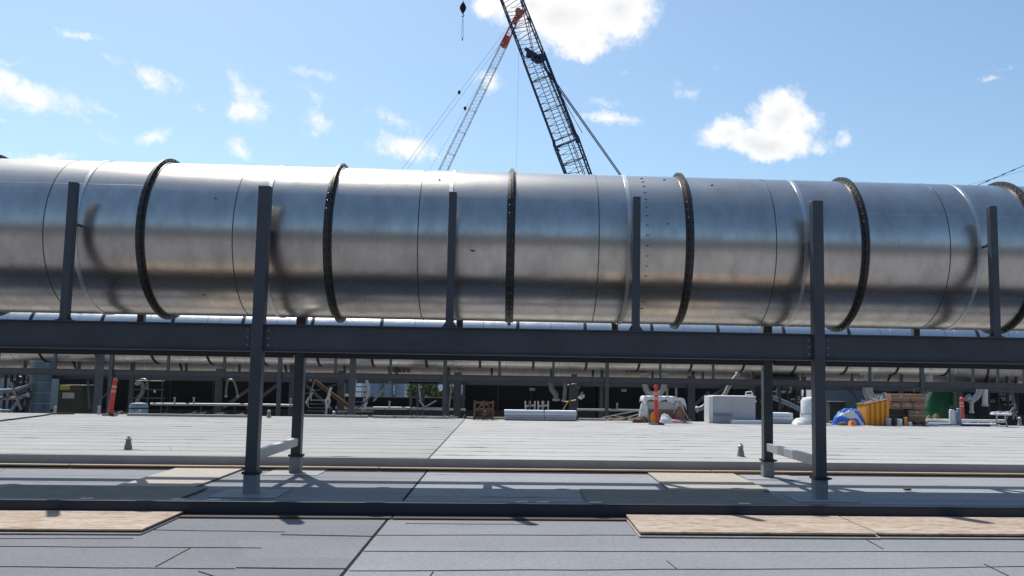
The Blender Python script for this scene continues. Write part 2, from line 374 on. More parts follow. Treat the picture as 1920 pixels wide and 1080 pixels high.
fr = thing('duct_support_frame', (0, (Y1+Y2)/2, 0), 'dark painted steel frame of beams, columns and posts carrying the front duct', 'support frame')
def ibeam(mb, x0, x1, Y, zt, zb, w=.15, tf=.016, tw=.012):
    mb.box(x0,x1,Y-w/2,Y+w/2,zt-tf,zt); mb.box(x0,x1,Y-w/2,Y+w/2,zb,zb+tf); mb.box(x0,x1,Y-tw/2,Y+tw/2,zb+tf,zt-tf); return mb
cols = [X0+(1+3*k)*SP for k in (-1,0,1,2)]
ZBB = 1.87
for Y in (Y1, Y2):
    edges = [-22] + cols + [22]
    for a, b_ in zip(edges[:-1], edges[1:]):
        ibeam(MB(), a+.078 if a > -22 else a, b_-.078 if b_ < 22 else b_, Y, ZB, ZBB).build('beam', M_['steel'], fr, False, .003)
    for cx in cols:
        MB().box(cx-.076,cx+.076,Y-.085,Y+.076,.0,ZT).build('column', M_['steel'], fr, False, .008)
        MB().box(cx-.079,cx+.079,Y-.088,Y+.079,ZT,ZT+.008).build('cap_plate', M_['galv'], fr)
        mb = MB(); mb.box(cx-.088,cx+.088,Y-.097,Y+.088,.0,.262); bo = mb.build('boot_flashing', M_['boot'], fr, False, .012)
        mb = MB(); mb.box(cx-.105,cx+.105,Y-.114,Y+.105,.262,.296); mb.box(cx+.105,cx+.135,Y-.11,Y-.08,.268,.29); mb.build('band_clamp', M_['clamp'], fr)
        mb = MB(); mb.box(cx-.42,cx+.42,Y-.40,Y+.40,.003,.010); mb.build('base_patch', M_['patch'], fr)
        for sgn in (-1, 1):
            mb = MB(); mb.box(cx+sgn*.079, cx+sgn*.20, Y-.012, Y-.007, ZBB+.035, ZB-.03); pl = mb.build('splice_plate', M_['steel'], fr)
            for zz in (ZBB+.09, (ZBB+ZB)/2, ZB-.085): MB().tube([(cx+sgn*.135, Y-.028, zz),(cx+sgn*.135, Y-.013, zz)], .013, 6).build('bolt', M_['bolt'], pl)
    for i in range(-2, 9):
        px = X0+i*SP
        if any(abs(px-c) < .1 for c in cols): continue
        MB().box(px-.052,px+.052,Y-.052,Y+.052,ZB+.012,ZT).build('post', M_['steel'], fr, False, .006)
        mb = MB(); mb.box(px-.10,px+.10,Y-.07,Y+.07,ZB,ZB+.012)
        for sx in (-1,1): mb.hexa([(px+sx*.053,Y-.006,ZB+.012),(px+sx*.095,Y-.006,ZB+.012),(px+sx*.095,Y+.006,ZB+.012),(px+sx*.053,Y+.006,ZB+.012),(px+sx*.053,Y-.006,ZB+.07),(px+sx*.06,Y-.006,ZB+.07),(px+sx*.06,Y+.006,ZB+.07),(px+sx*.053,Y+.006,ZB+.07)])
        mb.build('post_shoe', M_['steel'], fr)
for i in range(-2, 9):
    px = X0+i*SP
    mb = MB(); mb.box(px-.05,px+.05,Y1+.08,Y2-.08,ZBB+.08,ZBB+.20); mb.build('cross_member', M_['steel'], fr)
    for Y, sg in ((Y1+.05, 1), (Y2-.05, -1)):
        mb = MB()
        c = Vector((px, Y, DZ-.02)); mb.box(px-.02, px+.02, min(Y, DY-sg*(DR+.01)), max(Y, DY-sg*(DR+.01)), DZ-.012, DZ+.012); mb.box(px-.045-.03*0, px+.0, Y-.0, Y+sg*.05, DZ-.02, DZ+.02)
        mb.build('duct_bracket', M_['flange'], fr)
for cx in cols:
    MB().box(cx-.045,cx+.045,Y1+.078,Y2-.087,.43,.56).build('strut', M_['galv'], fr, False, .008)

for a, b_ in zip(([-22]+cols)[:], cols+[22]):
    MB().box(a+.09, b_-.09, Y2-.16, Y2-.079, 1.823, 1.862).box(a+.09, b_-.09, Y2-.16, Y2-.085, 1.8625, 1.905).build('beam_shade_strip', M_['clamp'], fr)  # black strip added along the far beam for its dark, shaded underside

# low steel channel lying on the roof in front
YC = 10.30
t = thing('steel_channel', (0, YC, 0), 'long dark navy steel channel lying across the roof in front of the frame', 'steel beam')
mb = MB(); mb.box(-24,24,YC-.075,YC+.105,.150,.160); mb.box(-24,24,YC-.075,YC+.105,.022,.032); mb.box(-24,24,YC-.075,YC-.065,.032,.150)
mb.build('channel', M_['navy'], t, False, .003)
for px in (155,327,395,975,1015,1115,1395): 
    g = P(px, 935, YC).x; MB().box(g-.05,g+.09,YC+.02,YC+.095,.161,.164).build('paint_chip', M_['galv'], t)
mb = MB()
for a, b_ in ((P(325,965,YC).x, P(738,966,YC).x), (P(741,966,YC).x, P(1172,966,YC).x)):
    mb.box(a, b_, YC-.26, YC+.06, .004, .020)
tag(mb.build('bearing_plank', M_['darkwood']), 'thin dark plank under the long navy channel', 'plank')
mb = MB()
a = P(560,1003,9.3).x
# strand boards
def board(x0, x1, y0, y1, z0, th, mt, label, rot=0, edge=True):
    o = MB().box(x0,x1,y0,y1,z0,z0+th).build('plywood_sheet', mt, None, False, .002); o.rotation_euler.z = rot
    if z0 > .03:
        c = Vector(((x0+x1)/2, (y0+y1)/2, z0)); MB().box(x0+.015,x1-.015,y0+.012,y1,.020,z0-.001).build('packer', M_['darkwood'], o)
        MB().box(x0-.012,x1+.012,y0-.045,y1,.005,.019).build('lower_board', M_['osb_pale'], o)
    return tag(o, label, 'plywood sheet', 'plywood sheets laid on the roof')
gx = lambda px, py: G(px, py, .03)
q = gx(332,961); q2 = gx(250,998); board(q2.x-3.4+.02, q2.x+.06, q2.y+.03, 10.2, .036, .016, M_['osb'], 'sunlit plywood sheet at the bottom left in front of the navy channel', radians(.3))
q = gx(1205,1003)
board(q.x-.02, gx(1640,1002).x-.004, q.y+.03, 10.2, .038, .018, M_['osb'], 'orange-brown plywood sheet at the bottom right, nearer the centre, before the navy channel', radians(-.2))
board(gx(1640,1002).x+.02, gx(1640,1002).x+2.9, q.y+.05, 10.2, .036, .018, M_['osb'], 'paler plywood sheet at the bottom right corner before the navy channel', radians(.2))
q = gx(340,873); q1 = gx(465,873)
board(q.x+.05, q1.x+.05, 12.45, 14.72, .012, .018, M_['osb_pale'], 'sunlit plywood sheet left of the left near column, running back to the step', radians(.6))
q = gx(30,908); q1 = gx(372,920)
board(q.x, q1.x, 10.45, 12.42, .012, .018, M_['osb_shade'], 'plywood sheet in the duct shadow behind the left end of the navy channel')
q = gx(1210,883); q1 = gx(1362,883)
board(q.x, q1.x+.02, 12.60, 14.75, .012, .018, M_['osb_pale'], 'sunlit plywood sheet between roof step and duct shadow, left of the right columns', radians(-.5))
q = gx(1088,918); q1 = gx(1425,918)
board(q.x, q1.x, 11.1, 12.57, .012, .018, M_['osb_shade'], 'plywood sheet in the duct shadow behind the navy channel, left of the right near column')
# stray offcut
g = G(1700,919,0); tag(MB().box(g.x-.04,g.x+.05,g.y-.05,g.y+.03,.003,.03).build('rusty_scrap', M_['rust'], None, False, .004), 'small rusty brown scrap on the roof right of the right columns', 'scrap')

# ------------------------------------------------------------------ roof vents
def vent(px, py, h, label):
    g = G(px, py, ZF); t = thing('roof_vent', g, label, 'roof vent', 'small pipe vents on the raised roof')
    MB().lathe(g, [(.085,0),(.068,.012),(.060,.07),(.052,.11)], 16).build('flashing', M_['boot'], t, True)
    MB().lathe(g, [(.046,.11),(.046,h*.72)], 14).build('pipe', M_['pipe'], t, True)
    MB().lathe(g, [(.048,h*.72),(.052,h*.74),(.05,h*.84),(.028,h*.9),(.028,h)], 14).build('cap', M_['galv'], t, True)
vent(240,843,.235,'small grey pipe vent on the raised roof at the far left')
vent(1389,856,.235,'small grey pipe vent on the raised roof just left of the right frame columns')
vent(504,783,.24,'small pale pipe vent at the far roof edge behind the left columns')
vent(1912,797,.28,'small pale pipe vent at the far roof edge by the right side of the photo')
vent(626,782,.2,'small stubby pipe vent at the far roof edge below the stair')
# hose at left
pts = [G(x, y, ZF+.02) for x, y in ((-40,796),(0,789),(40,784),(80,779),(96,776),(140,775.5))]
tag(MB().tube(pts, .022, 8).build('black_hose', M_['rubber'], None, True), 'black hose running to the far roof edge at the left', 'hose')

# ------------------------------------------------------------------ delineators
def delineator(px, py, h, lean, mt, label):
    g = G(px, py, ZF); t = thing('delineator_post', g, label, 'delineator', 'tall plastic delineator posts')
    MB().lathe(g, [(.235,0),(.235,.025),(.19,.055),(.08,.065),(.07,.075)], 8).build('base', M_['rubber'], t)
    tp = g + Vector((lean, 0, h))
    def at(k): return g + (tp-g)*k + Vector((0,0,0))
    MB().tube([at(.06), at(.10), at(.80), at(.885)], [.085,.072,.058,.05], 14).build('post', mt, t, True)
    MB().tube([at(.885), at(.90), at(.955), at(1.0)], [.03,.062,.064,.03], 14).build('knob', mt, t, True)
    for a, b_ in ((.62,.69),(.74,.81)): MB().tube([at(a), at(b_)], [.0665,.063], 14, False).build('reflective_band', M_['reflective'], t, True)
delineator(206,779,1.10,.10,M_['red'],'leaning orange-red delineator post at the left')
delineator(1231,796,1.16,-.02,M_['red'],'upright red delineator post in front of the white wrapped pallet')
delineator(1805,793,.86,-.02,M_['pinkred'],'faded pinkish red delineator post at the right before the green tank')

# ------------------------------------------------------------------ ducts beyond
YB = 33.8; zB = P(960,596,YB).z
mk = make_duct('exhaust_duct', YB, zB-.74, .74, -27.94+.3, 22, SP, 'bright middle duct glimpsed between the front duct and its beam', None, M_['duct_far'], 56, .035, detail=False)
trestle_x = [P(184,740,YB).x, P(660,740,YB).x, P(1141,740,YB).x-60, P(1441,740,YB).x, P(1541,740,YB).x+9]
ft = thing('duct_support_frame', (0, YB, -1.1), 'slim steel trestles under the middle duct', 'support frame')
for x in (P(184,740,YB).x, P(476,740,YB).x, P(660,740,YB).x, P(1441,740,YB).x, P(1541,740,YB).x):
    MB().box(x-.11,x+.11,YB-.1,YB+.1,-1.1,zB-1.6).build('column', M_['steel_far'], ft)
    MB().box(x-.3,x+.3,YB-.5,YB+.5,zB-1.6,zB-1.475).build('saddle', M_['steel_far'], ft)
# row C: same design as the front one
YN, YFR = 41.7, 44.0; YCC = 42.9; RC = 1.137; zCb = P(960,690.5,YCC-.05).z; zC = zCb+RC
xc0 = P(207,730,YN).x
mk = make_duct('exhaust_duct', YCC, zC, RC, xc0-.94-SP*4, 20, SP, 'far duct whose bright underside shows below the front beam', None, M_['duct_far'], 64, .066, detail=False)
ft = thing('duct_support_frame', (0, YN, -1.1), 'grey steel frame with many short posts under the far duct', 'support frame')
zct = P(960,704.5,YN).z; zcb = P(960,716.5,YN).z
for Y in (YN, YFR):
    ibeam(MB(), -32, 38, Y, zct, zcb, .2).build('beam', M_['steel_far'], ft)
for i in range(-3, 18):
    x = xc0 + i*SP
    for Y in (YN, YFR):
        col = (i % 3 == 0)
        z0 = -1.1 if col else zct
        MB().box(x-.055-(.03 if col else 0), x+.055+(.03 if col else 0), Y-.06-(.055 if col else 0), Y+.055, z0, zC+.55).build('column' if col else 'post', M_['steel_far'], ft)
# back duct, duller
YD = 48.0; zDb = P(960,710,YD).z
mk = make_duct('exhaust_duct', YD, zDb+1.15, 1.15, -33.3, 13, 5.4, 'dull grey duct farthest back, showing as a band behind the short posts', None, M_['duct_dull'], 48, .04, detail=False)
s = MB()
for px in (748,1192,1652):
    c = P(px, 697, YD-.9); 
    for j in range(5): s.box(c.x-.55+j*.24, c.x-.40+j*.24, YD-1.13, YD-.75, c.z-.04, c.z+.03)
s.build('stencil_marks', M_['rust'], mk)
ft = thing('duct_support_frame', (0, YD-1, -1.1), 'stout steel columns under the farthest grey duct', 'support frame')
for px, w in ((410,.30),(640,.36),(858,.38),(1076,.30),(1296,.36),(1531,.3),(184,.34)):
    x = P(px, 740, YD-1.4).x; MB().box(x-w/2,x+w/2,YD-1.6,YD-1.3,-1.1,zDb+.3).build('column', M_['steel_far'], ft, False, .01)
MB().box(-33,36,YD-1.25,YD-.95,zDb-.35,zDb-.05).build('beam', M_['steel_far'], ft)
for (xa, ya, xb, yb) in ((418,764,477,722),(462,765,527,716),(567,716,622,768),(868,764,870,720),(1372,718,1322,752),(1300,762,1330,735)):
    a = P(xa, ya, YD-1.45); b_ = P(xb, yb, YD-1.45); MB().bar(a, b_, .14, .14, (0,1,0)).build('diagonal_brace', M_['steel_far'], ft)

# ------------------------------------------------------------------ plant beyond the ducts
def wallpanel(x0, y0, x1, y1, Y, mt, label, name='plant_enclosure', cat='enclosure', seams=3, group='dark enclosures behind the ducts', depth=3.0):
    xa, xb, za, zb = pcorners(x0, y0, x1, y1, Y); t = thing(name, ((xa+xb)/2, Y, -1.1), label, cat, group)
    w = MB(); n = 14 if mt is M_['black'] else 1
    w.box(xa, xb, Y, Y+depth, za, zb); w.build('panel', mt, t)
    for k in range(1, seams+1):
        x = xa+(xb-xa)*k/(seams+1); MB().box(x-.03,x+.03,Y-.04,Y-.002,za,zb).build('joint', M_['dark'], t)
    MB().box(xa,xb,Y-.05,Y+depth,-1.1,za-.002).build('plinth', M_['dark'], t)
    return t, (xa, xb, za, zb)
def sign(t, px, py, w, h, Y, mt=None):
    c = P(px, py, Y-.05); o = MB().box(c.x-w/2,c.x+w/2,Y-.05,Y-.045,c.z-h/2,c.z+h/2).build('plate', mt or M_['offwhite'], t)
    s = MB()
    for j in range(3): s.box(c.x-w*.4+j*w*.28, c.x-w*.4+j*w*.28+w*.2, Y-.054, Y-.051, c.z-h*.22, c.z+h*.22)
    s.build('printing', M_['dark'], o)
YW = 52.
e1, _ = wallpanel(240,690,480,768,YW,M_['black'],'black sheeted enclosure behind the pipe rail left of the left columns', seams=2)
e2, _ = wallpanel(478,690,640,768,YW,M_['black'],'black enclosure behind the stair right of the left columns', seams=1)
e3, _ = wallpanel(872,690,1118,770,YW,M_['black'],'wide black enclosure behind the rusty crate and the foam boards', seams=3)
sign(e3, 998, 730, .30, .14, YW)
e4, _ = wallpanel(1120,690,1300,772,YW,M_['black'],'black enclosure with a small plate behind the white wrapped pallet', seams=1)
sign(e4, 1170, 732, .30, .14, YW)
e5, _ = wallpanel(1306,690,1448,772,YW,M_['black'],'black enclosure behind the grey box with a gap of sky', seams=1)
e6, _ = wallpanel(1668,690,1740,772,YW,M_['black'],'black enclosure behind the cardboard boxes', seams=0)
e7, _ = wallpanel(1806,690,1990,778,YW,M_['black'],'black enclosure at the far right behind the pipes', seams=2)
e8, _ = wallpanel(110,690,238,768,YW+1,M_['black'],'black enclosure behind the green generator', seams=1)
# low black wall and light rail in the gap
lw, _ = wallpanel(632,745,874,768,YW-1,M_['black'],'low black wall below the gap with trees', 'low_wall', 'wall', 0, None, .4)
MB().box(*[P(632,740,YW-1).x, P(874,740,YW-1).x], YW-1.3, YW-1.05, P(750,768,YW-1).z, P(750,763.5,YW-1).z).build('ledge', M_['offwhite'], lw)
# silver vessel and blue-grey pipework at the left
t = thing('storage_vessel', (P(76,740,46).x,46,-1.1), 'tall blue-grey insulated vessel at the left edge', 'tank')
xa, xb, za, zb = pcorners(57,668,95,766,46); r = (xb-xa)/2; c = ((xa+xb)/2, 46, 0)
MB().lathe(c, [(r,-1.1),(r,zb+1.5),(r*.7,zb+1.9),(.1,zb+2.05)], 28).build('shell', M_['bluepipe'], t, True)
for k in range(5):
    z = za + (zb-za)*(k+.5)/5; MB().lathe(c, [(r+.004,z-.03),(r+.02,z-.02),(r+.02,z+.02),(r+.004,z+.03)], 28).build('hoop', M_['galv'], t)
bg, _ = wallpanel(-60,650,58,768,YW+2,M_['bluepipe'],'blue-grey clad building behind the pipes at the left edge','plant_building','building',3,None,4)
bg2, _ = wallpanel(96,650,112,768,YW+2,M_['bluepipe'],'narrow blue-grey clad riser beside the silver vessel','plant_riser','riser',0,None,2)
rg = random.Random(11)
def piperun(name, pix, Y, r, mt, label, group=None, flg=True):
    pts = []
    raw = [P(x, y, Y) for x, y in pix]
    for i, p in enumerate(raw):          # round the corners
        if 0 < i < len(raw)-1:
            a = (raw[i-1]-p); b_ = (raw[i+1]-p); k = min(r*2.2, a.length*.45, b_.length*.45)
            pa = p + a.normalized()*k; pb = p + b_.normalized()*k
            for j in range(6):
                u = j/5; pts.append(pa*(1-u)**2 + p*2*u*(1-u) + pb*u*u)
        else: pts.append(p)
    t = thing(name, (raw[0].x, Y, min(p.z for p in raw)), label, 'pipe', group)
    MB().tube(pts, r, 12).build('pipe', mt, t, True)
    if flg:
        for p, d in ((raw[0], raw[1]-raw[0]), (raw[-1], raw[-2]-raw[-1])):
            d = d.normalized(); MB().tube([p+d*.02, p+d*.10], r*1.35, 12).build('pipe_flange', M_['galv'], t, True)
    return t
PG = 'process pipes beyond the ducts'
piperun('process_pipe', [(-30,735),(30,732),(60,722),(60,700)], 44.5, .11, M_['bluepipe'], 'blue-grey pipe bending up at the left edge', PG)
piperun('process_pipe', [(-30,747),(40,747),(56,738)], 44.2, .08, M_['pipe'], 'pale level pipe at the far left edge', PG)
piperun('process_pipe', [(0,770),(22,770),(40,742),(57,742)], 43.6, .06, M_['bluepipe'], 'thin blue-grey pipe stepping up beside the vessel', PG)
piperun('process_pipe', [(260,716),(268,722),(268,736),(257,748),(257,764)], 45, .10, M_['pipe'], 'whitish branching pipe in front of the black wall, left of the far column', PG)
piperun('process_pipe', [(255,722),(262,712),(276,712),(276,730)], 45.3, .07, M_['pipe'], 'small pale hooped pipe beside the branching pipe', PG)
piperun('process_pipe', [(424,745),(424,732),(427,712),(437,712),(443,726),(446,745)], 45.5, .055, M_['pipe'], 'pale arched pipe just left of the left columns', PG)
piperun('process_pipe', [(583,709),(625,741),(662,768)], 44.8, .10, M_['rust'], 'brownish sloping pipe over the stair', PG)
piperun('process_pipe', [(1033,714),(1034,730),(1043,740),(1043,752)], 45, .14, M_['pipe'], 'crooked pale elbow pipe before the black wall', PG)
piperun('process_pipe', [(1058,714),(1060,730),(1057,754)], 45, .10, M_['pipe'], 'short pale drop pipe right of the crooked elbow', PG)
piperun('process_pipe', [(1209,700),(1209,724),(1216,739),(1238,739),(1246,724),(1246,700)], 46, .16, M_['galv'], 'large grey U shaped pipe behind the red delineator', PG)
piperun('process_pipe', [(1627,700),(1627,735),(1634,748),(1660,748)], 46, .27, M_['galv'], 'wide grey elbow duct above the amber bin', PG)
piperun('process_pipe', [(1741,700),(1741,735),(1728,756)], 47, .22, M_['galv'], 'wide grey pipe beside the green tank', PG)
piperun('process_pipe', [(1838,722),(1834,742),(1822,752),(1812,744)], 46, .17, M_['galv'], 'pale curved pipe right of the green tank', PG)
piperun('process_pipe', [(1822,752),(1822,775)], 45.8, .10, M_['galv'], 'short upright pale pipe below the curved one', PG)
piperun('process_pipe', [(1847,718),(1847,762)], 46, .14, M_['white'], 'white upright pipe at the right', PG)
piperun('process_pipe', [(1356,745),(1368,722),(1385,700)], 45, .12, M_['galv'], 'grey sloping pipe above the grey box', PG)
piperun('process_pipe', [(1304,768),(1318,765),(1335,745)], 44.5, .12, M_['bluepipe'], 'blue-grey sloping pipe left of the grey box', PG)
piperun('process_pipe', [(1440,742),(1478,757),(1506,771)], 44.5, .12, M_['bluepipe'], 'blue-grey sloping pipe between the right columns', PG)
# pipe rails
for (xa, xb, y0, y1, stubs, lab) in ((282,472,757.5,759,(327,363,470),'pale pipe rail with stubs before the black wall at the left'),
        (488,560,759,760.5,(545,),'pale pipe rail between the left columns'),
        (1082,1200,768,769.5,(1157,),'pale pipe rail left of the white wrapped pallet'),
        (700,830,764.5,766,(730,),'pale pipe rail under the gap with trees')):
    a = P(xa, y0, 43); b_ = P(xb, y1, 43); t = thing('pipe_rail', (a.x, 43, -1.1), lab, 'pipe rail', 'pipe rails at the foot of the enclosures')
    MB().tube([a, b_], .055, 10).build('pipe', M_['galv'], t, True)
    for sx in stubs:
        p = P(sx, y0, 43); MB().tube([p, p+Vector((0,0,.26))], .04, 8).build('stub', M_['galv'], t, True)
        MB().tube([p+Vector((0,0,.26)), p+Vector((0,0,.31))], .06, 8).build('stub_cap', M_['galv'], t, True)
    for k in range(3):
        x = a.x+(b_.x-a.x)*(k+.5)/3; MB().box(x-.03,x+.03,42.97,43.03,-1.1,a.z-.05).build('leg', M_['dark'], t)
# scaffold
t = thing('scaffold', (P(275,740,43.5).x,43.5,-1.1), 'thin tube scaffold before the black wall at the left', 'scaffold')
for px in (249,279,305):
    p = P(px,716,43.5); MB().tube([(p.x,43.5,-1.1),(p.x,43.5,p.z+.3)], .03, 6).build('standard', M_['steel_far'], t)
for py in (714,730,746):
    a = P(245,py,43.45); b_ = P(309,py+.6,43.45); MB().tube([a,b_], .024, 6).build('ledger', M_['steel_far'], t)
t = thing('scaffold', (P(1068,740,44.2).x,44.2,-1.1), 'scaffold with yellow braces before the wide black wall', 'scaffold')
for (a, b_) in (((1055,770),(1066,752)),((1064,722),(1085,718)),((1060,754),(1080,750)),((1072,712),(1086,728))):
    MB().tube([P(*a,44.2), P(*b_,44.2)], .028, 6).build('brace', M_['yellow'], t)
for px in (1069,1083):
    p = P(px,716,44.2); MB().tube([(p.x,44.2,-1.1),(p.x,44.2,p.z+.2)], .05, 6).build('standard', M_['steel_far'], t)
t = thing('valve', P(1091,744,44), 'white valve body hanging right of the yellow braced scaffold', 'valve')
c = P(1091,744,44); MB().tube([c+Vector((-.12,0,-.1)), c+Vector((.0,0,.05)), c+Vector((.12,0,.02))], [.09,.13,.08], 10).build('body', M_['white'], t, True)
MB().tube([c+Vector((0,0,.1)), c+Vector((0,0,.22))], .02, 6).build('stem', M_['galv'], t); MB().lathe(c+Vector((0,0,.21)), [(.08,0),(.08,.02)], 12).build('handwheel', M_['galv'], t)
c = P(290,734,43.3); t = thing('work_lamp', c, 'small bright round lamp hanging on the thin scaffold', 'lamp')
MB().ball(c, .05,.05,.06).build('globe', M_['white'], t, True); MB().tube([c+Vector((0,0,.05)), c+Vector((0,0,.16))], .012, 6).build('cord', M_['rubber'], t)
# generator
xa, xb, za, zb = pcorners(110,722,156,765,44); t = thing('generator', ((xa+xb)/2,44,-1.1), 'dark green generator cabinet with a yellow stripe', 'generator')
M_['gengreen'] = mat('generator_green', (.02,.035,.02), .5, 0, .3, 3)
MB().box(xa,xb,44,45.4,-1.1,zb).build('cabinet', M_['gengreen'], t, False, .03)
q0 = P(113,722,44); q1 = P(131,731,44); MB().box(q0.x,q1.x,43.985,43.998,q1.z,q0.z).build('stripe', M_['yellow'], t)
q0 = P(134,722,44); q1 = P(153,731,44); MB().box(q0.x,q1.x,43.985,43.998,q1.z,q0.z).build('louvre', M_['rust'], t)
q0 = P(118,736,44); q1 = P(139,747,44); o = MB().box(q0.x,q1.x,43.98,43.998,q1.z,q0.z).build('data_plate', M_['offwhite'], t)
s = MB()
for j in range(3): s.box(q0.x+.05, q0.x+.14+.1*((j*7)%3), 43.972,43.979, q0.z-.08-j*.08, q0.z-.05-j*.08)
s.build('printing', M_['bluepipe'], o)
# stair one and two
def stair(rails, treads, label):
    t = thing('access_stair', P(rails[0][0][0], 768, 42.9), label, 'stair', 'steel access stairs')
    for k, seg in enumerate(rails):
        pts = [P(x, y, 42.8 + .35*(k % 2)) for x, y in seg]
        MB().tube(pts, .055, 8).build('handrail', M_['white'], t, True)
        for p in pts[1:-1]: MB().tube([p, p+Vector((.0,0,-.35))], .03, 6).build('baluster', M_['offwhite'], t)
    for (xa, xb, y) in treads:
        a = P(xa, y, 42.9); b_ = P(xb, y, 42.9); MB().box(a.x, b_.x, 42.85, 43.3, a.z-.04, a.z).build('tread', M_['steel_far'], t)
    return t
stair([[(574,756),(578,749),(584,738),(588,730)], [(611,776),(612,764),(618,752),(616,740),(621,727)], [(614,764),(611,752),(619,738)]],
      [(576,610,770),(578,611,764),(581,613,757),(584,614,750)], 'pale railed stair dropping to the left of the second stair')
stair([[(661,742),(664,730),(667,712)], [(679,772),(682,756),(683,742),(688,728),(687,710)], [(683,768),(689,744),(691,728),(688,712)]],
      [(664,686,724),(663,686,734),(661,684,744),(660,683,753),(659,681,761)], 'pale railed stair right of the twin grey columns')
# blue clad tanks in the gap
for k, (x0, x1) in enumerate(((690,716),(718,738),(740,762))):
    xa, xb, za, zb = pcorners(x0,706,x1,744,58); r = (xb-xa)/2
    t = thing('silo', ((xa+xb)/2,58,-8), ('first','second','third')[k]+' from the left of three pale blue silos seen under the back duct', 'silo', 'pale blue silos')
    c = ((xa+xb)/2,58,0); prof = [(r,-8),(r,zb+1.6),(r*.1,zb+2.3)]
    MB().lathe(c, prof, 24).build('shell', M_['corr'], t, True)
    for z in (-3,-1.5,0,za+.3,za+.9): MB().lathe(c, [(r+.003,z),(r+.03,z),(r+.03,z+.06),(r+.003,z+.06)], 24).build('hoop', M_['galv'], t)
# trestle table in the gap
t = thing('trestle_table', (P(795,740,43.2).x,43.2,-1.1), 'dark topped tall trestle standing in the gap with trees', 'trestle')
q0 = P(768,715,43.2); q1 = P(820,719.5,43.2); MB().box(q0.x,q1.x,43,43.9,q1.z,q0.z).build('top', M_['black'], t)
for px in (771,784,794): p = P(px,730,43.2); MB().box(p.x-.06,p.x+.06,43.1,43.22,-1.1,q1.z).build('leg', M_['steel_far'], t)
for a, b_, m in (((785,720),(789,752),'offwhite'),((786,750),(797,765),'galv'),((795,764),(818,751),'offwhite')): MB().bar(P(*a,43), P(*b_,43), .07).build('brace', M_[m], t)
for k, (a, b_, w_, m, lab) in enumerate((((700,752),(733,715),.09,'pipe','pale sloping tube right of the second stair'),
   ((590,712),(575,760),.06,'pipe','thin pale raking tube left of the first stair'),
   ((632,772),(700,771),.08,'pipe','pale level tube low between the stairs'),
   ((560,742),(640,718),.06,'steel_far','thin grey raking tube above the first stair'),
   ((842,764),(848,716),.08,'pipe','pale raking tube between the two stout far columns'),
   ((668,768),(700,740),.06,'steel_far','short grey raking tube behind the second stair'),
   ((1500,716),(1502,768),.08,'steel_far','upright grey tube left of the wrapped drum'),
   ((1460,712),(1463,768),.10,'steel_far','upright grey tube before the skid between the right columns'),
   ((1560,716),(1600,738),.04,'dark','thin dark sloping rod before the corrugated shed, upper one'),
   ((1588,716),(1612,760),.04,'dark','thin dark steep rod before the corrugated shed'),
   ((1540,712),(1541,765),.05,'dark','thin dark upright rod at the left end of the corrugated shed'),
   ((1893,716),(1905,768),.10,'steel_far','pale raking tube before the skid at the right edge'),
   ((20,716),(40,768),.09,'pipe','pale raking tube at the left edge'),
   ((0,748),(52,732),.09,'steel_far','grey tube sloping up to the vessel at the left edge'),
   ((165,712),(168,766),.08,'steel_far','upright grey tube right of the generator'),
   ((200,738),(170,765),.06,'steel_far','short raking tube behind the leaning delineator'))):
    tag(MB().bar(P(*a,42.4+.1*(k%4)), P(*b_,42.4+.1*(k%4)), w_, w_).build('steel_tube', M_[m]), lab, 'tube', 'loose steel tubes and rods beyond the roof edge')
# window frames of sky-lit panels
for x0, y0, x1, y1, lab in ((637,712,656,717,'short pale beam high beside the twin grey columns'),(637,739,656,743,'short pale beam at mid height beside the twin grey columns')):
    xa, xb, za, zb = pcorners(x0,y0,x1,y1,49.5); tag(MB().box(xa,xb,49.5,49.7,za,zb).build('pale_beam', M_['white']), lab, 'beam')
c2 = P(1259,727,50); t = thing('portal', (c2.x,50,-1.1), 'pale rectangular door frame behind the wrapped pallet', 'door frame')
for a, b_ in (((1251,700),(1251,748)),((1268,700),(1268,748)),((1251,718),(1268,718))): MB().bar(P(*a,50), P(*b_,50), .1).build('frame_member', M_['galv'], t)
# dark skid machinery between right columns
def machine(x0, y0, x1, y1, Y, n, label, seed):
    xa, xb, za, zb = pcorners(x0,y0,x1,y1,Y); rg = random.Random(seed)
    t = thing('pump_skid', ((xa+xb)/2,Y,-1.1), label, 'machine', 'dark pump skids beyond the ducts')
    MB().box(xa,xb,Y+.9,Y+1.5,-1.1,zb).build('back_panel', M_['dark'], t)
    for k in range(5): x = xa+(xb-xa)*k/4; MB().box(x-.05,x+.05,Y,Y+.1,-1.1,zb).build('upright', M_['dark'], t)
    for k in range(n):
        c = Vector((rg.uniform(xa+.2,xb-.2), Y+rg.uniform(.1,.6), rg.uniform(za+.1,zb-.1))); r = rg.uniform(.06,.16)
        if k % 3 == 0: MB().ball(c, r,r,r).build('gauge', M_['pipe' if k%2 else 'dark'], t, True)
        elif k % 3 == 1: MB().tube([c, c+Vector((0,0,rg.uniform(.2,.5)))], r*.5, 8).build('pipe', M_['pipe'], t, True)
        else: MB().tube([c-Vector((.2,0,0)), c+Vector((.25,0,0)), c+Vector((.3,0,.2))], r*.5, 8).build('pipe', M_['galv'], t, True)
machine(1444,706,1510,770,46,26,'dark pump skid between the right frame columns',1)
machine(1855,706,1925,772,47,20,'dark pump skid at the right edge behind the stand',2)
machine(8,700,52,768,45,20,'dark pump skid at the left edge before the blue-grey building',5)
machine(1418,724,1440,772,46.5,8,'narrow dark skid just left of the right far column',9)
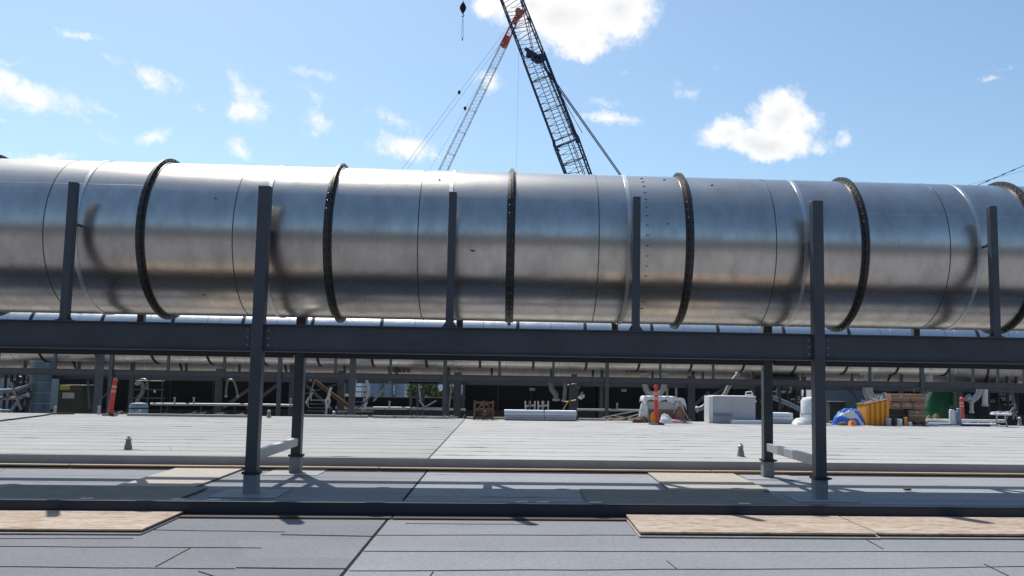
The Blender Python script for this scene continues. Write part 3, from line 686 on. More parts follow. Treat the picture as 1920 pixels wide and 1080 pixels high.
# corrugated shed
xa, xb, za, zb = pcorners(1547,700,1668,772,55); t = thing('corrugated_shed', ((xa+xb)/2,55,-1.1), 'pale blue corrugated shed behind the blue tarpaulin', 'shed')
s = MB(); n = 60
for k in range(n):
    x = xa+(xb-xa)*k/n; w = (xb-xa)/n; s.hexa([(x,55,-1.1),(x+w*.5,54.93,-1.1),(x+w*.5,55.2,-1.1),(x,55.2,-1.1),(x,55,zb),(x+w*.5,54.93,zb),(x+w*.5,55.2,zb),(x,55.2,zb)])
    s.hexa([(x+w*.5,54.93,-1.1),(x+w,55,-1.1),(x+w,55.2,-1.1),(x+w*.5,55.2,-1.1),(x+w*.5,54.93,zb),(x+w,55,zb),(x+w,55.2,zb),(x+w*.5,55.2,zb)])
s.build('wall', M_['corr'], t); MB().box(xa-.1,xb+.1,54.8,60,zb,zb+.15).build('roof', M_['galv'], t)
xa, xb, za, zb = pcorners(1556,753,1586,770,50)
t = thing('equipment_box', ((xa+xb)/2,50,-1.1), 'dark box standing before the corrugated shed', 'box'); MB().box(xa,xb,50,51,-1.1,zb-.06).build('body', M_['dark'], t, False, .02); MB().box(xa-.05,xb+.05,49.95,51.05,zb-.06,zb).build('lid', M_['steel_far'], t)
for x_ in ((1637,0),):
    xa, xb, za, zb = pcorners(1634,690,1648,745,49); t = thing('blue_stack', ((xa+xb)/2,49,-1.1), 'dark blue upright stack beside the wide grey elbow duct', 'stack')
    c = ((xa+xb)/2,49,0); r=(xb-xa)/2; MB().lathe(c,[(r,-1.1),(r,zb)],16).build('shell', M_['navy'], t, True); MB().lathe(c,[(r+.004,za+.2),(r+.05,za+.2),(r+.05,za+.3),(r+.004,za+.3)],16).build('hoop', M_['steel_far'], t)
# green tank
xa, xb, za, zb = pcorners(1747,700,1806,775,49); r = (xb-xa)/2; c = ((xa+xb)/2,49+r,0)
t = thing('green_tank', (c[0],c[1],-1.1), 'dark green cylindrical tank behind the right delineator', 'tank')
MB().lathe(c, [(r,-1.1),(r,zb+.5),(r*.8,zb+.9),(.1,zb+1.05)], 32).build('shell', M_['green'], t, True)
q = P(1790,734,49); MB().box(q.x-.13,q.x+.13,49.0,49.2,q.z-.05,q.z+.05).build('plate', M_['offwhite'], t)
for z in (za+.2, zb-.5): MB().lathe(c, [(r+.003,z),(r+.03,z),(r+.03,z+.06),(r+.003,z+.06)], 32).build('hoop', M_['green'], t)

# ------------------------------------------------------------------ goods along the far roof edge
YG = 27.0
def gb(x0, y0, x1, y1, Y=YG): return pcorners(x0, y0, x1, y1, Y)
def gz(): return ZF
# crumpled cloth generator
def heap(mb, c, rx, ry, h, seed, n=18, m=12, rough=.35):
    rg = random.Random(seed); base = len(mb.v)
    ph = [(rg.uniform(0,6), rg.uniform(2,6), rg.uniform(2,6)) for _ in range(5)]
    for j in range(m+1):
        for i in range(n+1):
            u = i/n*2-1; v = j/m*2-1; d = max(0, 1-(abs(u)**2.6+abs(v)**2.6))
            w = sum(sin(a+b_*u+c_*v) for a, b_, c_ in ph)/5
            z = h*(d**.6)*(1+rough*w)+rg.uniform(-.06,.06)*h*d
            mb.v.append((c[0]+rx*u*(1+.06*w), c[1]+ry*v, c[2]+max(.004, z)))
    for j in range(m):
        for i in range(n):
            a = base+j*(n+1)+i; mb.f.append((a, a+1, a+n+2, a+n+1))
    return mb
# insulation boards: two stacks
for (x0, x1, yt, yb, lab) in ((945,1019,770,784,'left one of two pale insulation board stacks before the black wall'),(1021,1080,771,784.5,'right one of two pale insulation board stacks before the black wall')):
    xa, xb, za, zb = gb(x0,yt,x1,yb,27.2); t = thing('insulation_stack', ((xa+xb)/2,27.2,ZF), lab, 'insulation boards', 'stacks of insulation boards')
    h = zb-ZF
    for k in range(4):
        j = random.uniform(-.02,.02); MB().box(xa+j,xb+j,27.1,28.0 if False else 27.65,ZF+.02+k*h/4,ZF+.018+(k+1)*h/4-.006).build('board', M_['foam' if k > 1 else 'offwhite'], t, False, .006)
xa, xb, za, zb = gb(1443,775,1485,788,27.2); t = thing('insulation_stack', ((xa+xb)/2,27.2,ZF), 'pale insulation board stack between the right frame columns', 'insulation boards', 'stacks of insulation boards')
for k in range(3): MB().box(xa,xb,27.1,27.65,ZF+.02+k*(zb-ZF)/3,ZF+.012+(k+1)*(zb-ZF)/3).build('board', M_['foam' if k else 'offwhite'], t, False, .006)
# sawhorses / stub frames
for k, (x0, x1) in enumerate(((985,1003),(1009,1028))):
    t = thing('sawhorse', P(x0+9,769,27.55), ('left','right')[k]+' small timber cradle behind the insulation boards', 'cradle', 'small timber cradles')
    for px, dx in ((x0,3),(x1-9,-3),(x1,-3),(x0+8,2)):
        MB().bar(P(px,752,27.6), P(px+dx*.3,778,27.6), .045).build('leg', M_['osb_pale'], t)
    MB().bar(P(x0,762,27.62), P(x1,760,27.62), .05).build('rail', M_['wood'], t)
# rusty reel crate
t = thing('rusty_crate', P(905,778,27.3), 'rusty brown crate holding a coil at the far roof edge', 'crate')
xa, xb, za, zb = gb(888,752,926,779,27.3)
for a, b_ in ((xa,xa+.06),(xb-.06,xb),((xa+xb)/2-.03,(xa+xb)/2+.03)): 
    for yy in (27.1,27.5): MB().box(a,b_,yy,yy+.05,ZF,zb).build('corner_post', M_['rust'], t)
for z in (ZF+.03, (ZF+zb)/2, zb-.08): MB().box(xa+.06,xb-.06,27.08,27.1,z,z+.07).build('slat', M_['rust'], t)
s = MB(); cc = Vector(((xa+xb)/2+.02,27.3,(ZF+zb)/2)); s.tube([cc+Vector((.17*cos(u*pi/8),0,.17*sin(u*pi/8))) for u in range(17)], .035, 8); s.build('coil', M_['darkwood'], t, True)
MB().ball(cc+Vector((.02,-.1,-.02)), .05,.04,.05).build('fitting', M_['wood'], t, True)
# timber and rubble line
for k, (x0, x1, y, lab) in enumerate(((240,470,777,'long bleached timber at the far roof edge left of the left columns'),(566,690,777.5,'long bleached timber under the stairs'),(700,840,779,'long bleached timber below the trestle'),(875,945,783,'short timber below the rusty crate'),(1085,1135,785,'short timber left of the wrapped pallet'),(1340,1412,788,'white plank on the roof before the grey box'),(1490,1530,788,'pale plank beside the wrapped drum'),(1735,1800,788,'pale plank right of the cardboard boxes'))):
    a = G(x0, y, ZF+.04); b_ = G(x1, y+ (x1-x0)*.013, ZF+.04)
    m = M_['osb_pale'] if k not in (5,7) else M_['white']
    yy = min(27.55, (a.y+b_.y)/2); tag(MB().box(P(x0,y,yy).x, P(x1,y,yy).x, yy-.09, yy+.05, ZF+.005, ZF+.07).build('timber', m, None, False, .004), lab, 'timber', 'loose timbers along the far roof edge')
s = MB(); rg = random.Random(5)
for k in range(150):
    px = rg.choice([rg.uniform(640,900), rg.uniform(1120,1300), rg.uniform(1500,1900), rg.uniform(200,470)]); yy = rg.uniform(27.2,27.6)
    x = P(px,782,yy).x; L = rg.uniform(.04,.22); an = rg.uniform(-.5,.5)
    s.bar((x,yy,ZF+.02+rg.uniform(0,.03)), (x+L*cos(an),yy+L*sin(an)*.3,ZF+.02+rg.uniform(0,.10)), rg.uniform(.02,.05), rg.uniform(.01,.04))
tag(s.build('rubble', M_['osb_pale']), 'scattered timber offcuts and rubble along the far roof edge', 'rubble', None, 'stuff')
# wrapped pallet
t = thing('wrapped_pallet', P(1243,786,26.9), 'pallet load under white draped sheeting behind the red delineator', 'pallet load')
xa, xb, za, zb = gb(1203,743,1284,787,27.2)
s = MB(); y0, y1 = 26.95, 27.65; zc = ZF+.16
MB().box(xa+.04,xb-.04,y0+.04,y1,ZF+.10,zb-.05).build('load', M_['card'], t, False, .02)
for k in range(3): MB().box(xa+.04+k*.6,xa+.14+k*.6,y0+.05,y1,ZF,ZF+.09).build('pallet_block', M_['wood'], t)
s = MB(); n = 40; rg = random.Random(8); top = []; rows = []
prof = [(0.0,1.0),(.02,1.03),(.05,.985),(.06,.90),(.055,.78)]
for i in range(n+1):
    u = i/n; x = xa+(xb-xa)*u; e = min(u,1-u); drop = (zb)*1.0 - (.10 if e < .02 else 0) - max(0,.05-e)*1.2 - max(0,u-.72)*.35
    hang = .13+.05*sin(i*.5+1)+.03*rg.random() + (.45 if u < .10 else 0)
    rows.append([(x,y1+.02,drop-.05),(x,y1,drop),(x,y0+.02,drop+.01*sin(i*.9)),(x,y0-.005,drop-.04),(x+.01*sin(i),y0-.02-.015*sin(i*1.7),drop-hang)])
b0 = len(s.v)
for r_ in rows: s.v += r_
for i in range(n):
    for j in range(4): a = b0+i*5+j; s.f.append((a, a+1, a+6, a+5))
o = s.build('sheeting', M_['white'], t, True); sm = o.modifiers.new('solid','SOLIDIFY'); sm.thickness = .012
MB().box(xa+.06,xb-.08,y0+.005,y0+.03,(ZF+zb)/2,zb-.16).build('carton_face', M_['offwhite'], t)
s = MB(); heap(s,(xa+.03,y0-.02,ZF),.16,.14,.55,21); s.build('sheeting_tail', M_['white'], t, True)
# A shaped timber frame
t = thing('leaning_lath_triangle', P(1275,788,26.8), 'leaning triangular timber frame against the wrapped pallet', 'timber frame')
for a, b_ in (((1262,776),(1273,753)),((1273,753),(1291,787)),((1267,764),(1275,760))): MB().bar(P(*a,26.8), P(*b_,26.8), .05, .03).build('batten', M_['osb_pale'], t)
q = [P(1264,784,26.84),P(1284,786,26.84),P(1274,758,26.84)]
s = MB(); s.v += [tuple(q[0]),tuple(q[1]),tuple(q[2]),tuple(q[0]+Vector((0,.02,0))),tuple(q[1]+Vector((0,.02,0))),tuple(q[2]+Vector((0,.02,0)))]; s.f += [(0,1,2),(5,4,3),(0,3,4,1),(1,4,5,2),(2,5,3,0)]; s.build('sheet', M_['card'], t)
# debris left of pallet
rg = random.Random(15)
for k, (a, b_, m, lab) in enumerate((((1130,783),(1205,768),'osb_pale','pale broken lath sloping up to the wrapped pallet, upper one'),((1160,787),(1203,775),'white','white broken lath sloping up to the wrapped pallet'),((1150,779),(1190,786),'osb_pale','pale lath crossing the sloping laths'),((1138,786),(1165,783),'wood','short brown lath at the left end of the lath pile'),((1176,782),(1200,787),'wood','short brown lath at the foot of the wrapped pallet'))):
    tag(MB().bar(P(*a,26.8-.05*k), P(*b_,26.8-.05*k), .05, .025).build('lath', M_[m]), lab, 'lath', 'broken laths beside the wrapped pallet')
c = P(1223,786,26.7); t = thing('yellow_sack', (c.x,c.y,ZF), 'yellow sack left of the red delineator foot', 'sack')
s = MB(); s.ball((c.x,c.y,ZF+.14), .085,.07,.15, 14, 8, .05, rg); s.build('sack', M_['amber'], t, True); MB().tube([(c.x,c.y,ZF+.27),(c.x,c.y,ZF+.32)], [.025,.04], 8).build('tied_neck', M_['amber'], t, True)
for k, (x0, x1, h, m, lab) in enumerate(((1236,1262,.20,'white','crumpled white sheet right of the red delineator'),(1240,1284,.13,'pink','crumpled pinkish sheet right of the red delineator'),(1185,1215,.16,'rust','heap of brown rope left of the yellow sack'))):
    a = P(x0,786,26.6+.1*k); b_ = P(x1,786,26.6+.1*k); tag(heap(MB(), ((a.x+b_.x)/2, 26.6+.1*k, ZF), (b_.x-a.x)/2, .18, h, 30+k, 24, 12, .7).build('crumpled_sheet' if k < 2 else 'rope_heap', M_[m], None, False), lab, 'sheeting' if k < 2 else 'rope')
# grey box
t = thing('grey_box', P(1371,786,27.1), 'large pale grey crate with a white left end', 'crate')
xa, xb, za, zb = gb(1327,744,1414,786,27.15); xm = P(1335,765,27.15).x
MB().box(xm,xb,27.0,27.65,ZF,zb).build('body', M_['offwhite'], t, False, .01); MB().box(xa,xm-.004,26.97,27.66,ZF,zb+.01).build('end_panel', M_['white'], t, False, .01)
MB().box(xm,xb+.02,26.98,27.68,zb+.002,zb+.03).build('lid', M_['white'], t, False, .005)
MB().box(P(1337,780,27).x,P(1372,780,27).x,26.96,26.995,P(1350,780,27).z,P(1350,775,27).z).build('label_strip', M_['bluepipe'], t)
t = thing('bent_rail', P(1410,752,27.3), 'bent white tube frame standing on the grey crate', 'tube frame')
MB().tube([P(1397,744,27.3),P(1399,735,27.3),P(1409,734,27.3),P(1413,744,27.3),P(1418,754,27.2)], .018, 8).build('tube', M_['white'], t, True); MB().tube([P(1399,740,27.3),P(1411,740,27.3)], .012, 6).build('crossbar', M_['white'], t)
xa, xb, za, zb = gb(1372,774,1432,784,26.6); t = thing('foam_planks', ((xa+xb)/2,26.7,ZF), 'pale flat planks lying before the grey crate', 'planks')
for k in range(2): MB().box(xa+k*.02,xb-k*.03,26.55,26.9,ZF+.004+k*.06,ZF+.055+k*.06).build('plank', M_['foam'], t)
# wrapped drum
t = thing('wrapped_drum', P(1529,788,26.8), 'drum wrapped in crinkled white sheeting behind the right near column', 'drum')
xa, xb, za, zb = gb(1509,745,1551,788,26.8); r = (xb-xa)/2; c = ((xa+xb)/2,27.15,0)
MB().lathe(c,[(r*.96,ZF),(r,ZF+.1),(r*.98,zb-.12),(r*.8,zb-.03),(r*.3,zb)],28).build('drum', M_['white'], t, True)
s = MB(); heap(s,(xa-.1,26.85,ZF),.28,.2,.16,44); s.build('loose_sheeting', M_['white'], t, True)
MB().lathe((c[0]+.0,c[1],0),[(r*.995,ZF+.3),(r+.012,ZF+.3),(r+.012,ZF+.34),(r*.995,ZF+.34)],28).build('strap', M_['offwhite'], t)
# blue tarpaulin
a = P(1558,786,27); b_ = P(1622,786,27)
t = thing('blue_tarpaulin', ((a.x+b_.x)/2,27,ZF), 'crumpled blue and white tarpaulin beside the amber bin', 'tarpaulin')
heap(MB(), ((a.x+b_.x)/2+.1,27.15,ZF),(b_.x-a.x)/2*.95,.35,.46,51,26,16,.35).build('blue_side', M_['blue'], t)
heap(MB(), ((a.x+b_.x)/2-.0,26.92,ZF),(b_.x-a.x)/2*.85,.22,.34,52,26,14,.9).build('white_side', M_['white'], t)
heap(MB(), ((a.x+b_.x)/2-.1,26.84,ZF),(b_.x-a.x)/2*.8,.2,.25,59,26,14,.9).build('blue_fold', M_['blue'], t)
c = P(1599,787,26.5); t = thing('orange_bag', (c.x,c.y,ZF), 'small orange bag in front of the blue tarpaulin', 'bag')
heap(MB(), (c.x,26.55,ZF), .13,.12,.15,53,12,10,.3).build('bag', M_['orange'], t, True); MB().tube(arc((c.x,26.5,ZF+.12),.05,0,180), .008, 6).build('handle', M_['orange'], t)
c = P(1580,786,26.6); tag(heap(MB(),(c.x,26.62,ZF),.17,.1,.10,57,14,10,.8).build('brown_rag', M_['rust']), 'brown rag heap left of the orange bag', 'rag')
# amber bin
t = thing('amber_bin', P(1643,790,26.8), 'ribbed amber plastic bin with a sloping rim', 'bin')
xa, xb, za, zb = gb(1621,750,1664,790,26.9); w = xb-xa; nr = 9
s = MB()
for k in range(nr):
    x = xa+w*k/nr; x1 = x+w/nr; z = zb-.16+.17*k/nr; z1 = zb-.16+.17*(k+1)/nr; yo = 0 if k % 2 else -.05
    s.hexa([(x,26.85+yo,ZF),(x1,26.85+yo,ZF),(x1,27.5,ZF),(x,27.5,ZF),(x-.02,26.8+yo,z),(x1-.01,26.8+yo,z1),(x1,27.5,z1),(x,27.5,z)])
s.build('tub', M_['amber'], t, False, .006)
MB().hexa([(xa-.03,26.76,zb-.16),(xb+.0,26.76,zb+.01),(xb,27.52,zb+.01),(xa-.03,27.52,zb-.16),(xa-.03,26.76,zb-.135),(xb,26.76,zb+.035),(xb,27.52,zb+.035),(xa-.03,27.52,zb-.135)]).build('rim', M_['rust'], t)
s = MB()
for k in range(7):
    x = xa+rg.uniform(0,w); z = zb-.12+.16*(x-xa)/w; s.bar((x,27.1,z),(x+rg.uniform(-.15,.15),27.1+rg.uniform(-.1,.1),z+rg.uniform(.06,.14)), .035,.02)
s.build('scrap_contents', M_['offwhite'], t)
# cardboard boxes: each a thing
def carton(x0, y0, x1, y1, Y, label, flap=False):
    xa, xb, za, zb = gb(x0,y0,x1,y1,Y); t = thing('cardboard_box', ((xa+xb)/2,Y,za), label, 'cardboard box', 'stacked cardboard boxes')
    MB().box(xa+.004,xb-.004,Y,Y+.42,za+.003,zb-.003).build('box', M_['card'], t, False, .006)
    MB().box(xa+.006,xb-.006,Y-.003,Y-.001,(za+zb)/2-.018,(za+zb)/2+.014).build('tape', M_['wood'], t)
    MB().box((xa+xb)/2-.04,(xa+xb)/2+.05,Y-.005,Y-.0035,zb-.09,zb-.055).build('print', M_['red'] if flap else M_['offwhite'], t)
carton(1671,739,1706,753,27.1,'upper left cardboard box of the stack beside the amber bin')
carton(1707,739,1734,753,27.1,'upper right cardboard box of the stack beside the amber bin',True)
carton(1669,754,1689,767,27.08,'small second row cardboard box, nearest the amber bin')
carton(1690,754,1712,767,27.09,'second row cardboard box in the middle of the stack')
carton(1713,754,1735,768,27.06,'second row cardboard box at the right of the stack',True)
carton(1704,769,1735,789.5,27.05,'large bottom cardboard box at the right of the stack')
xa, xb, za, zb = gb(1668,768,1703,790,27.2); t = thing('pallet_base', ((xa+xb)/2,27.2,ZF), 'dark crate under the left cardboard boxes', 'crate')
MB().box(xa,xb,27.2,27.6,ZF,zb).build('crate', M_['dark'], t, False, .01)
for k in range(3): MB().box(xa+.01,xb-.01,27.185,27.199,ZF+.03+k*.12,ZF+.09+k*.12).build('slat', M_['rust'], t)
# black coil on boxes
c = P(1726,738,27.3); tag(MB().tube([c+Vector((.22*cos(u*pi/10),.05*sin(u),.06+.10*sin(u*pi/10))) for u in range(-1,12)], .02, 8).build('black_cable', M_['rubber'], None, True), 'black cable arched over the upper right cardboard box', 'cable')
# buckets and tins
def bucket(px, r, h, mt, label, lid=None):
    c = P(px, 788, 26.75); c.z = ZF; t = thing('paint_bucket', c, label, 'bucket', 'buckets before the cardboard boxes')
    MB().lathe(c,[(r*.86,0),(r,h),(r*1.05,h),(r*1.05,h+.012),(r*.9,h+.012)],18).build('body', M_[mt], t, True)
    MB().lathe(c+Vector((0,0,h+.012)),[(r*1.02,0),(r*1.02,.015)],18).build('lid', M_[lid or 'white'], t)
bucket(1666,.085,.20,'offwhite','grey bucket at the foot of the amber bin')
bucket(1677,.075,.22,'dark','dark bucket second from the amber bin','dark')
bucket(1687,.075,.18,'white','white bucket in the middle of the bucket row')
bucket(1698,.055,.24,'amber','small amber tin in the bucket row','white')
bucket(1706,.07,.12,'white','low white tub at the right end of the bucket row','navy')
c = P(1724,787,26.7); tag(MB().tube([Vector((c.x+.17*cos(u*pi/8),26.7+.17*sin(u*pi/8),ZF+.03+.004*u)) for u in range(33)], .022, 8).build('hose_coil', M_['rubber'], None, True), 'black hose coil before the big bottom cardboard box', 'hose')
# gas cylinders
for px, m, cap, lab in ((1785,'white','rubber','white cylinder with black cap left of the right delineator'),(1797,'bluepipe','bluepipe','grey-blue cylinder just left of the right delineator')):
    c = P(px,780,27.2); c.z = ZF; t = thing('gas_cylinder', c, lab, 'gas cylinder', 'gas cylinders'); h = .58 if m=='white' else .52
    MB().lathe(c,[(.085,0),(.088,.02),(.088,h*.78),(.075,h*.86),(.04,h*.9)],18).build('body', M_[m], t, True)
    MB().lathe(c,[(.045,h*.88),(.055,h*.9),(.055,h),(.03,h+.03)],14).build('cap', M_[cap], t, True)
# yellow bags
for k, (px, lab) in enumerate(((1744,'olive yellow sack right of the cardboard boxes'),(1757,'olive yellow sack before the green tank'))):
    M_['olive'] = M_.get('olive') or mat('olive_sack', (.16,.13,.03), .8, 0, .2, 6)
    c = P(px,780,27.45); t = thing('sack', (c.x,27.45,ZF), lab, 'sack', 'olive sacks'); heap(MB(),(c.x,27.5,ZF),.15,.14,.30,70+k,14,10,.3).build('body', M_['olive'], t, True); MB().tube([(c.x,27.5,ZF+.26),(c.x+.01,27.5,ZF+.33)],[.02,.035],8).build('tied_neck', M_['olive'], t, True)
# long white pipes
for k, (x0, y0, x1, y1, r, m) in enumerate(((1737,779,1882,781,.045,'white'),(1740,783,1868,786,.045,'foam'),(1760,787,1855,788,.03,'navy'),(1690,791,1800,791,.02,'offwhite'))):
    a = P(x0,y0,27.4-.2*k); b_ = P(x1,y1,27.4-.2*k); a.z = b_.z = ZF+r+(.11 if k == 0 else 0)
    t = thing('plastic_pipe', (a.x,a.y,ZF), ('topmost white pipe lying on the roof at the right','pale blue pipe lying before the white pipe at the right','thin dark pipe lying below the pale pipes','thin grey conduit lying nearest, below the pale pipes')[k], 'pipe', 'pipes lying at the right roof edge')
    MB().tube([a,b_], r, 12).build('pipe', M_[m], t, True); d=(b_-a).normalized(); MB().tube([b_-d*.18,b_+d*.01], r*1.18, 12).build('socket', M_[m], t, True)
# stand with cutters
c = P(1877,786,27.1); c.z = ZF; t = thing('work_stand', c, 'round topped stand with white goods at the right edge', 'stand')
MB().lathe(c,[(.30,.36),(.31,.37),(.31,.41),(.28,.42)],22).build('top', M_['white'], t, True)
for a in range(4): MB().tube([c+Vector((.24*cos(a*pi/2+.4),.2*sin(a*pi/2+.4),0)), c+Vector((.15*cos(a*pi/2+.4),.13*sin(a*pi/2+.4),.37))], .018, 6).build('leg', M_['galv'], t)
for j in range(4): MB().box(c.x-.28+j*.15,c.x-.17+j*.15,c.y-.12,c.y+.05,.42+ZF-ZF+c.z,.455+c.z+.02*(j%2)).build('goods', M_['offwhite' if j%2 else 'white'], t)
t = thing('pipe_vice', P(1900,786,27.2), 'spindly tripod frame right of the round topped stand', 'tripod')
for a, b_ in (((1886,786),(1900,764)),((1908,787),(1900,764)),((1900,786),(1903,757)),((1890,776),(1908,772))): MB().bar(P(*a,27.2), P(*b_,27.2), .03).build('leg', M_['pipe'], t)
# tarp lump + left bits
c = P(260,770,30); t = thing('covered_drum', (c.x,30,-1.1), 'rounded drum under dark blue-grey sheeting at the left far edge', 'drum')
xa, xb, za, zb = pcorners(243,755,277,775,30); MB().lathe(((xa+xb)/2,30,0),[((xb-xa)/2,-1.1),((xb-xa)/2,zb-.1),((xb-xa)/2*.85,zb-.02),(.1,zb)],24).build('drum', M_['bluepipe'], t, True); MB().lathe(((xa+xb)/2,30,0),[((xb-xa)/2+.01,zb-.2),((xb-xa)/2+.01,zb-.16)],24).build('cord', M_['rubber'], t)
for px, h, lab in ((103,.2,'small pale stub pipe at the left far edge'),(193,.22,'small pale stub pipe left of the leaning delineator'),(277,.12,'tiny pale stub right of the leaning delineator')):
    c = G(px, 776, ZF); c.y = min(c.y,27.5); t = thing('stub_pipe', (c.x,c.y,ZF), lab, 'pipe', 'small stub pipes at the far edge'); MB().lathe((c.x,c.y,ZF),[(.06,0),(.035,.06),(.035,h)],12).build('pipe', M_['galv'], t, True); MB().lathe((c.x,c.y,ZF),[(.045,h),(.045,h+.03)],12).build('cap', M_['galv'], t)

# ------------------------------------------------------------------ cranes
def lattice(mb, A, B, w0, w1, bays, side, r, rl, h0=None, h1=None):
    A = Vector(A); B = Vector(B); d = (B-A).normalized(); s = Vector(side); s = (s-d*s.dot(d)).normalized(); n = d.cross(s).normalized()
    h0 = h0 or w0; h1 = h1 or w1
    def c(u, i):
        sx, sy = ((-1,-1),(1,-1),(1,1),(-1,1))[i % 4]; return A+(B-A)*u + s*sx*(w0+(w1-w0)*u)/2 + n*sy*(h0+(h1-h0)*u)/2
    for i in range(4): mb.tube([c(0,i), c(1,i)], r, 6)
    for k in range(bays):
        u0 = k/bays; u1 = (k+1)/bays
        for i in range(4):
            um = (u0+u1)/2; a_, b_ = (i, i+1) if (k+i) % 2 == 0 else (i+1, i)
            mb.tube([c(u0,a_), c(um,b_), c(u1,a_)], rl, 4, False)
            if k % 4 == 0: mb.tube([c(u0,i), c(u0,i+1)], rl, 4, False)
    return mb
def crawler(t, c, s, m, heading):
    c = Vector(c); f_ = Vector((cos(heading), sin(heading), 0)); l = Vector((-f_.y, f_.x, 0))
    for sg in (-1,1):
        p = c + l*sg*2.6*s; MB().bar(p-f_*4*s+Vector((0,0,.7*s)), p+f_*4*s+Vector((0,0,.7*s)), 1.1*s, 1.3*s).build('track', M_['dark'], t, False, .2*s)
    MB().bar(c-f_*4.5*s+Vector((0,0,2.6*s)), c+f_*2*s+Vector((0,0,2.6*s)), 3.2*s, 2.2*s).build('house', m, t, False, .1)
    MB().bar(c-f_*5.6*s+Vector((0,0,2.7*s)), c-f_*4.5*s+Vector((0,0,2.7*s)), 4*s, 2.4*s).build('counterweight', M_['dark'], t, False, .1)
    MB().bar(c+f_*2*s+l*1.5*s+Vector((0,0,2.4*s)), c+f_*3.6*s+l*1.5*s+Vector((0,0,2.4*s)), 1.1*s, 1.7*s).build('cab', m, t, False, .1)
# dark blue crane
def bl(py, Y):                                        # centre line of the boom in the photo
    return P(964 + (1078-964)*(py-0)/(327.)*1.0, py, Y)
YK = 100.
tp = P(880,-205,YK-6); k1 = P(1062,268,YK-.8); top = P(957,0,YK-5.0); mid = P(1000,105,YK-3.4); ft_ = P(1192,600,YK+3)
t = thing('crawler_crane', (ft_.x, YK+3, -8), 'dark blue lattice boom crane leaning left over the front duct', 'crane')
foot = P(1200,640,YK+3)
base_c = Vector((foot.x+2, YK+3, -8))
seg0 = MB(); lattice(seg0, foot, k1, 2.2, 2.75, 22, (1,0,0), .10, .05); seg0.build('boom_base', M_['cranenavy'], t)
seg1 = MB(); lattice(seg1, k1+(mid-k1).normalized()*.7, mid, 2.65, 2.45, 11, (1,0,0), .10, .05); seg1.build('boom_lower', M_['cranenavy'], t)
seg2 = MB(); lattice(seg2, mid, tp, 2.3, 1.9, 20, (1,0,0), .085, .045); seg2.build('boom_upper', M_['cranenavy'], t)
for off, rr in (((.55,.2),.05),((-.35,.5),.04),((.8,-.9),.06),((.95,-.9),.06)):
    MB().tube([k1+Vector((off[0],off[1],.3)), mid+Vector((off[0]*.8,off[1],0))], rr, 5).build('inner_line', M_['cranenavy'], t)
for off in ((.5,-.6),(.7,-.6),(.2,.3)):
    MB().tube([foot+Vector((off[0],off[1],0)), k1+Vector((off[0],off[1],0))], .05, 5).build('inner_line', M_['cranenavy'], t)
d = (mid-k1).normalized(); s = MB(); 
sd = (Vector((1,0,0))-d*d.x).normalized(); nn = d.cross(sd)
for sx in (-1,1):
    for sy in (-1,1):
        s.tube([k1+sd*sx*1.15+nn*sy*1.3-d*.5, k1+sd*sx*1.42+nn*sy*1.4+d*.1, k1+sd*sx*1.25+nn*sy*1.3+d*.9], .13, 6)
for sx in (-1,1): s.tube([k1+sd*sx*1.38-nn*1.4, k1+sd*sx*1.38+nn*1.4], .10, 6); s.tube([k1-sd*1.38+nn*sx*1.4, k1+sd*1.38+nn*sx*1.4], .10, 6)
s.build('boom_joint', M_['cranenavy'], t)
hd = P(1001,108,YK-4.8); s = MB()
for dx, dz, r in ((.0,.1,.38),(-.6,.35,.27),(.8,-.1,.33),(.35,-.25,.3)): s.tube([hd+Vector((dx,-.5,dz)), hd+Vector((dx,.5,dz))], r, 12)
s.bar(hd+Vector((-1.0,0,1.0)), hd+Vector((1.2,0,-.3)), .4, .3); s.build('pendant_sheaves', M_['cranenavy'], t, True)
for off in (-.35,.35):
    a = hd+Vector((.5,off,-.1)); b_ = P(1166,332,YK+2)+Vector((0,off,0)); b2 = b_+(b_-a)*.9
    MB().tube([a,b2], .065, 6).build('pendant_line', M_['cranenavy'], t)
a = P(1046,0,YK-5); 
for px0, py0, px1, py1, r in ((1001,108,962,-60,.05),(1003,110,975,-40,.035),(1092,250,1006,95,.035)):
    MB().tube([P(px0,py0,YK-4.9), P(px1,py1,YK-6.8)], r, 6).build('hoist_line', M_['cranenavy'], t)
crawler(t, (base_c.x, base_c.y, -8), 1.2, M_['cranenavy'], pi-.2)
MB().bar(Vector((base_c.x-1,base_c.y,-4)), foot+Vector((0,0,.2)), 1.6, 1.2).build('boom_foot', M_['cranenavy'], t)
# hoist wire and hook
hk = P(868,16,YK-6)
MB().tube([tp, hk+Vector((0,0,.6))], .022, 5).build('hoist_wire', M_['wire'], t)
h = thing('hook_block', hk+Vector((0,0,-.8)), 'dark hook block hanging in the sky left of the crane booms', 'hook block')
MB().tube([hk+Vector((0,0,.75)), hk+Vector((0,0,.5)), hk+Vector((0,0,.2)), hk+Vector((0,0,-.1)), hk+Vector((0,0,-.35)), hk+Vector((0,0,-.55))], [.08,.22,.36,.34,.2,.09], 12).build('block', M_['black'], h, True)
MB().tube([hk+Vector((0,0,-.5)), hk+Vector((0,0,-.62))]+[hk+Vector((.13*sin(a_),0,-.77+.13*cos(a_))) for a_ in [i*pi/6 for i in range(1,9)]], .05, 8).build('hook', M_['black'], h, True)
lo = P(867,74,YK-6)
for dx in (-.05,.05): MB().tube([hk+Vector((dx,0,-.88)), lo+Vector((dx*1.5,0,.1))], .022, 5).build('sling_leg', M_['wire'], h)
MB().tube([lo+Vector((0,0,.15)), lo+Vector((0,0,-.12))], .06, 6).build('shackle', M_['wire'], h)
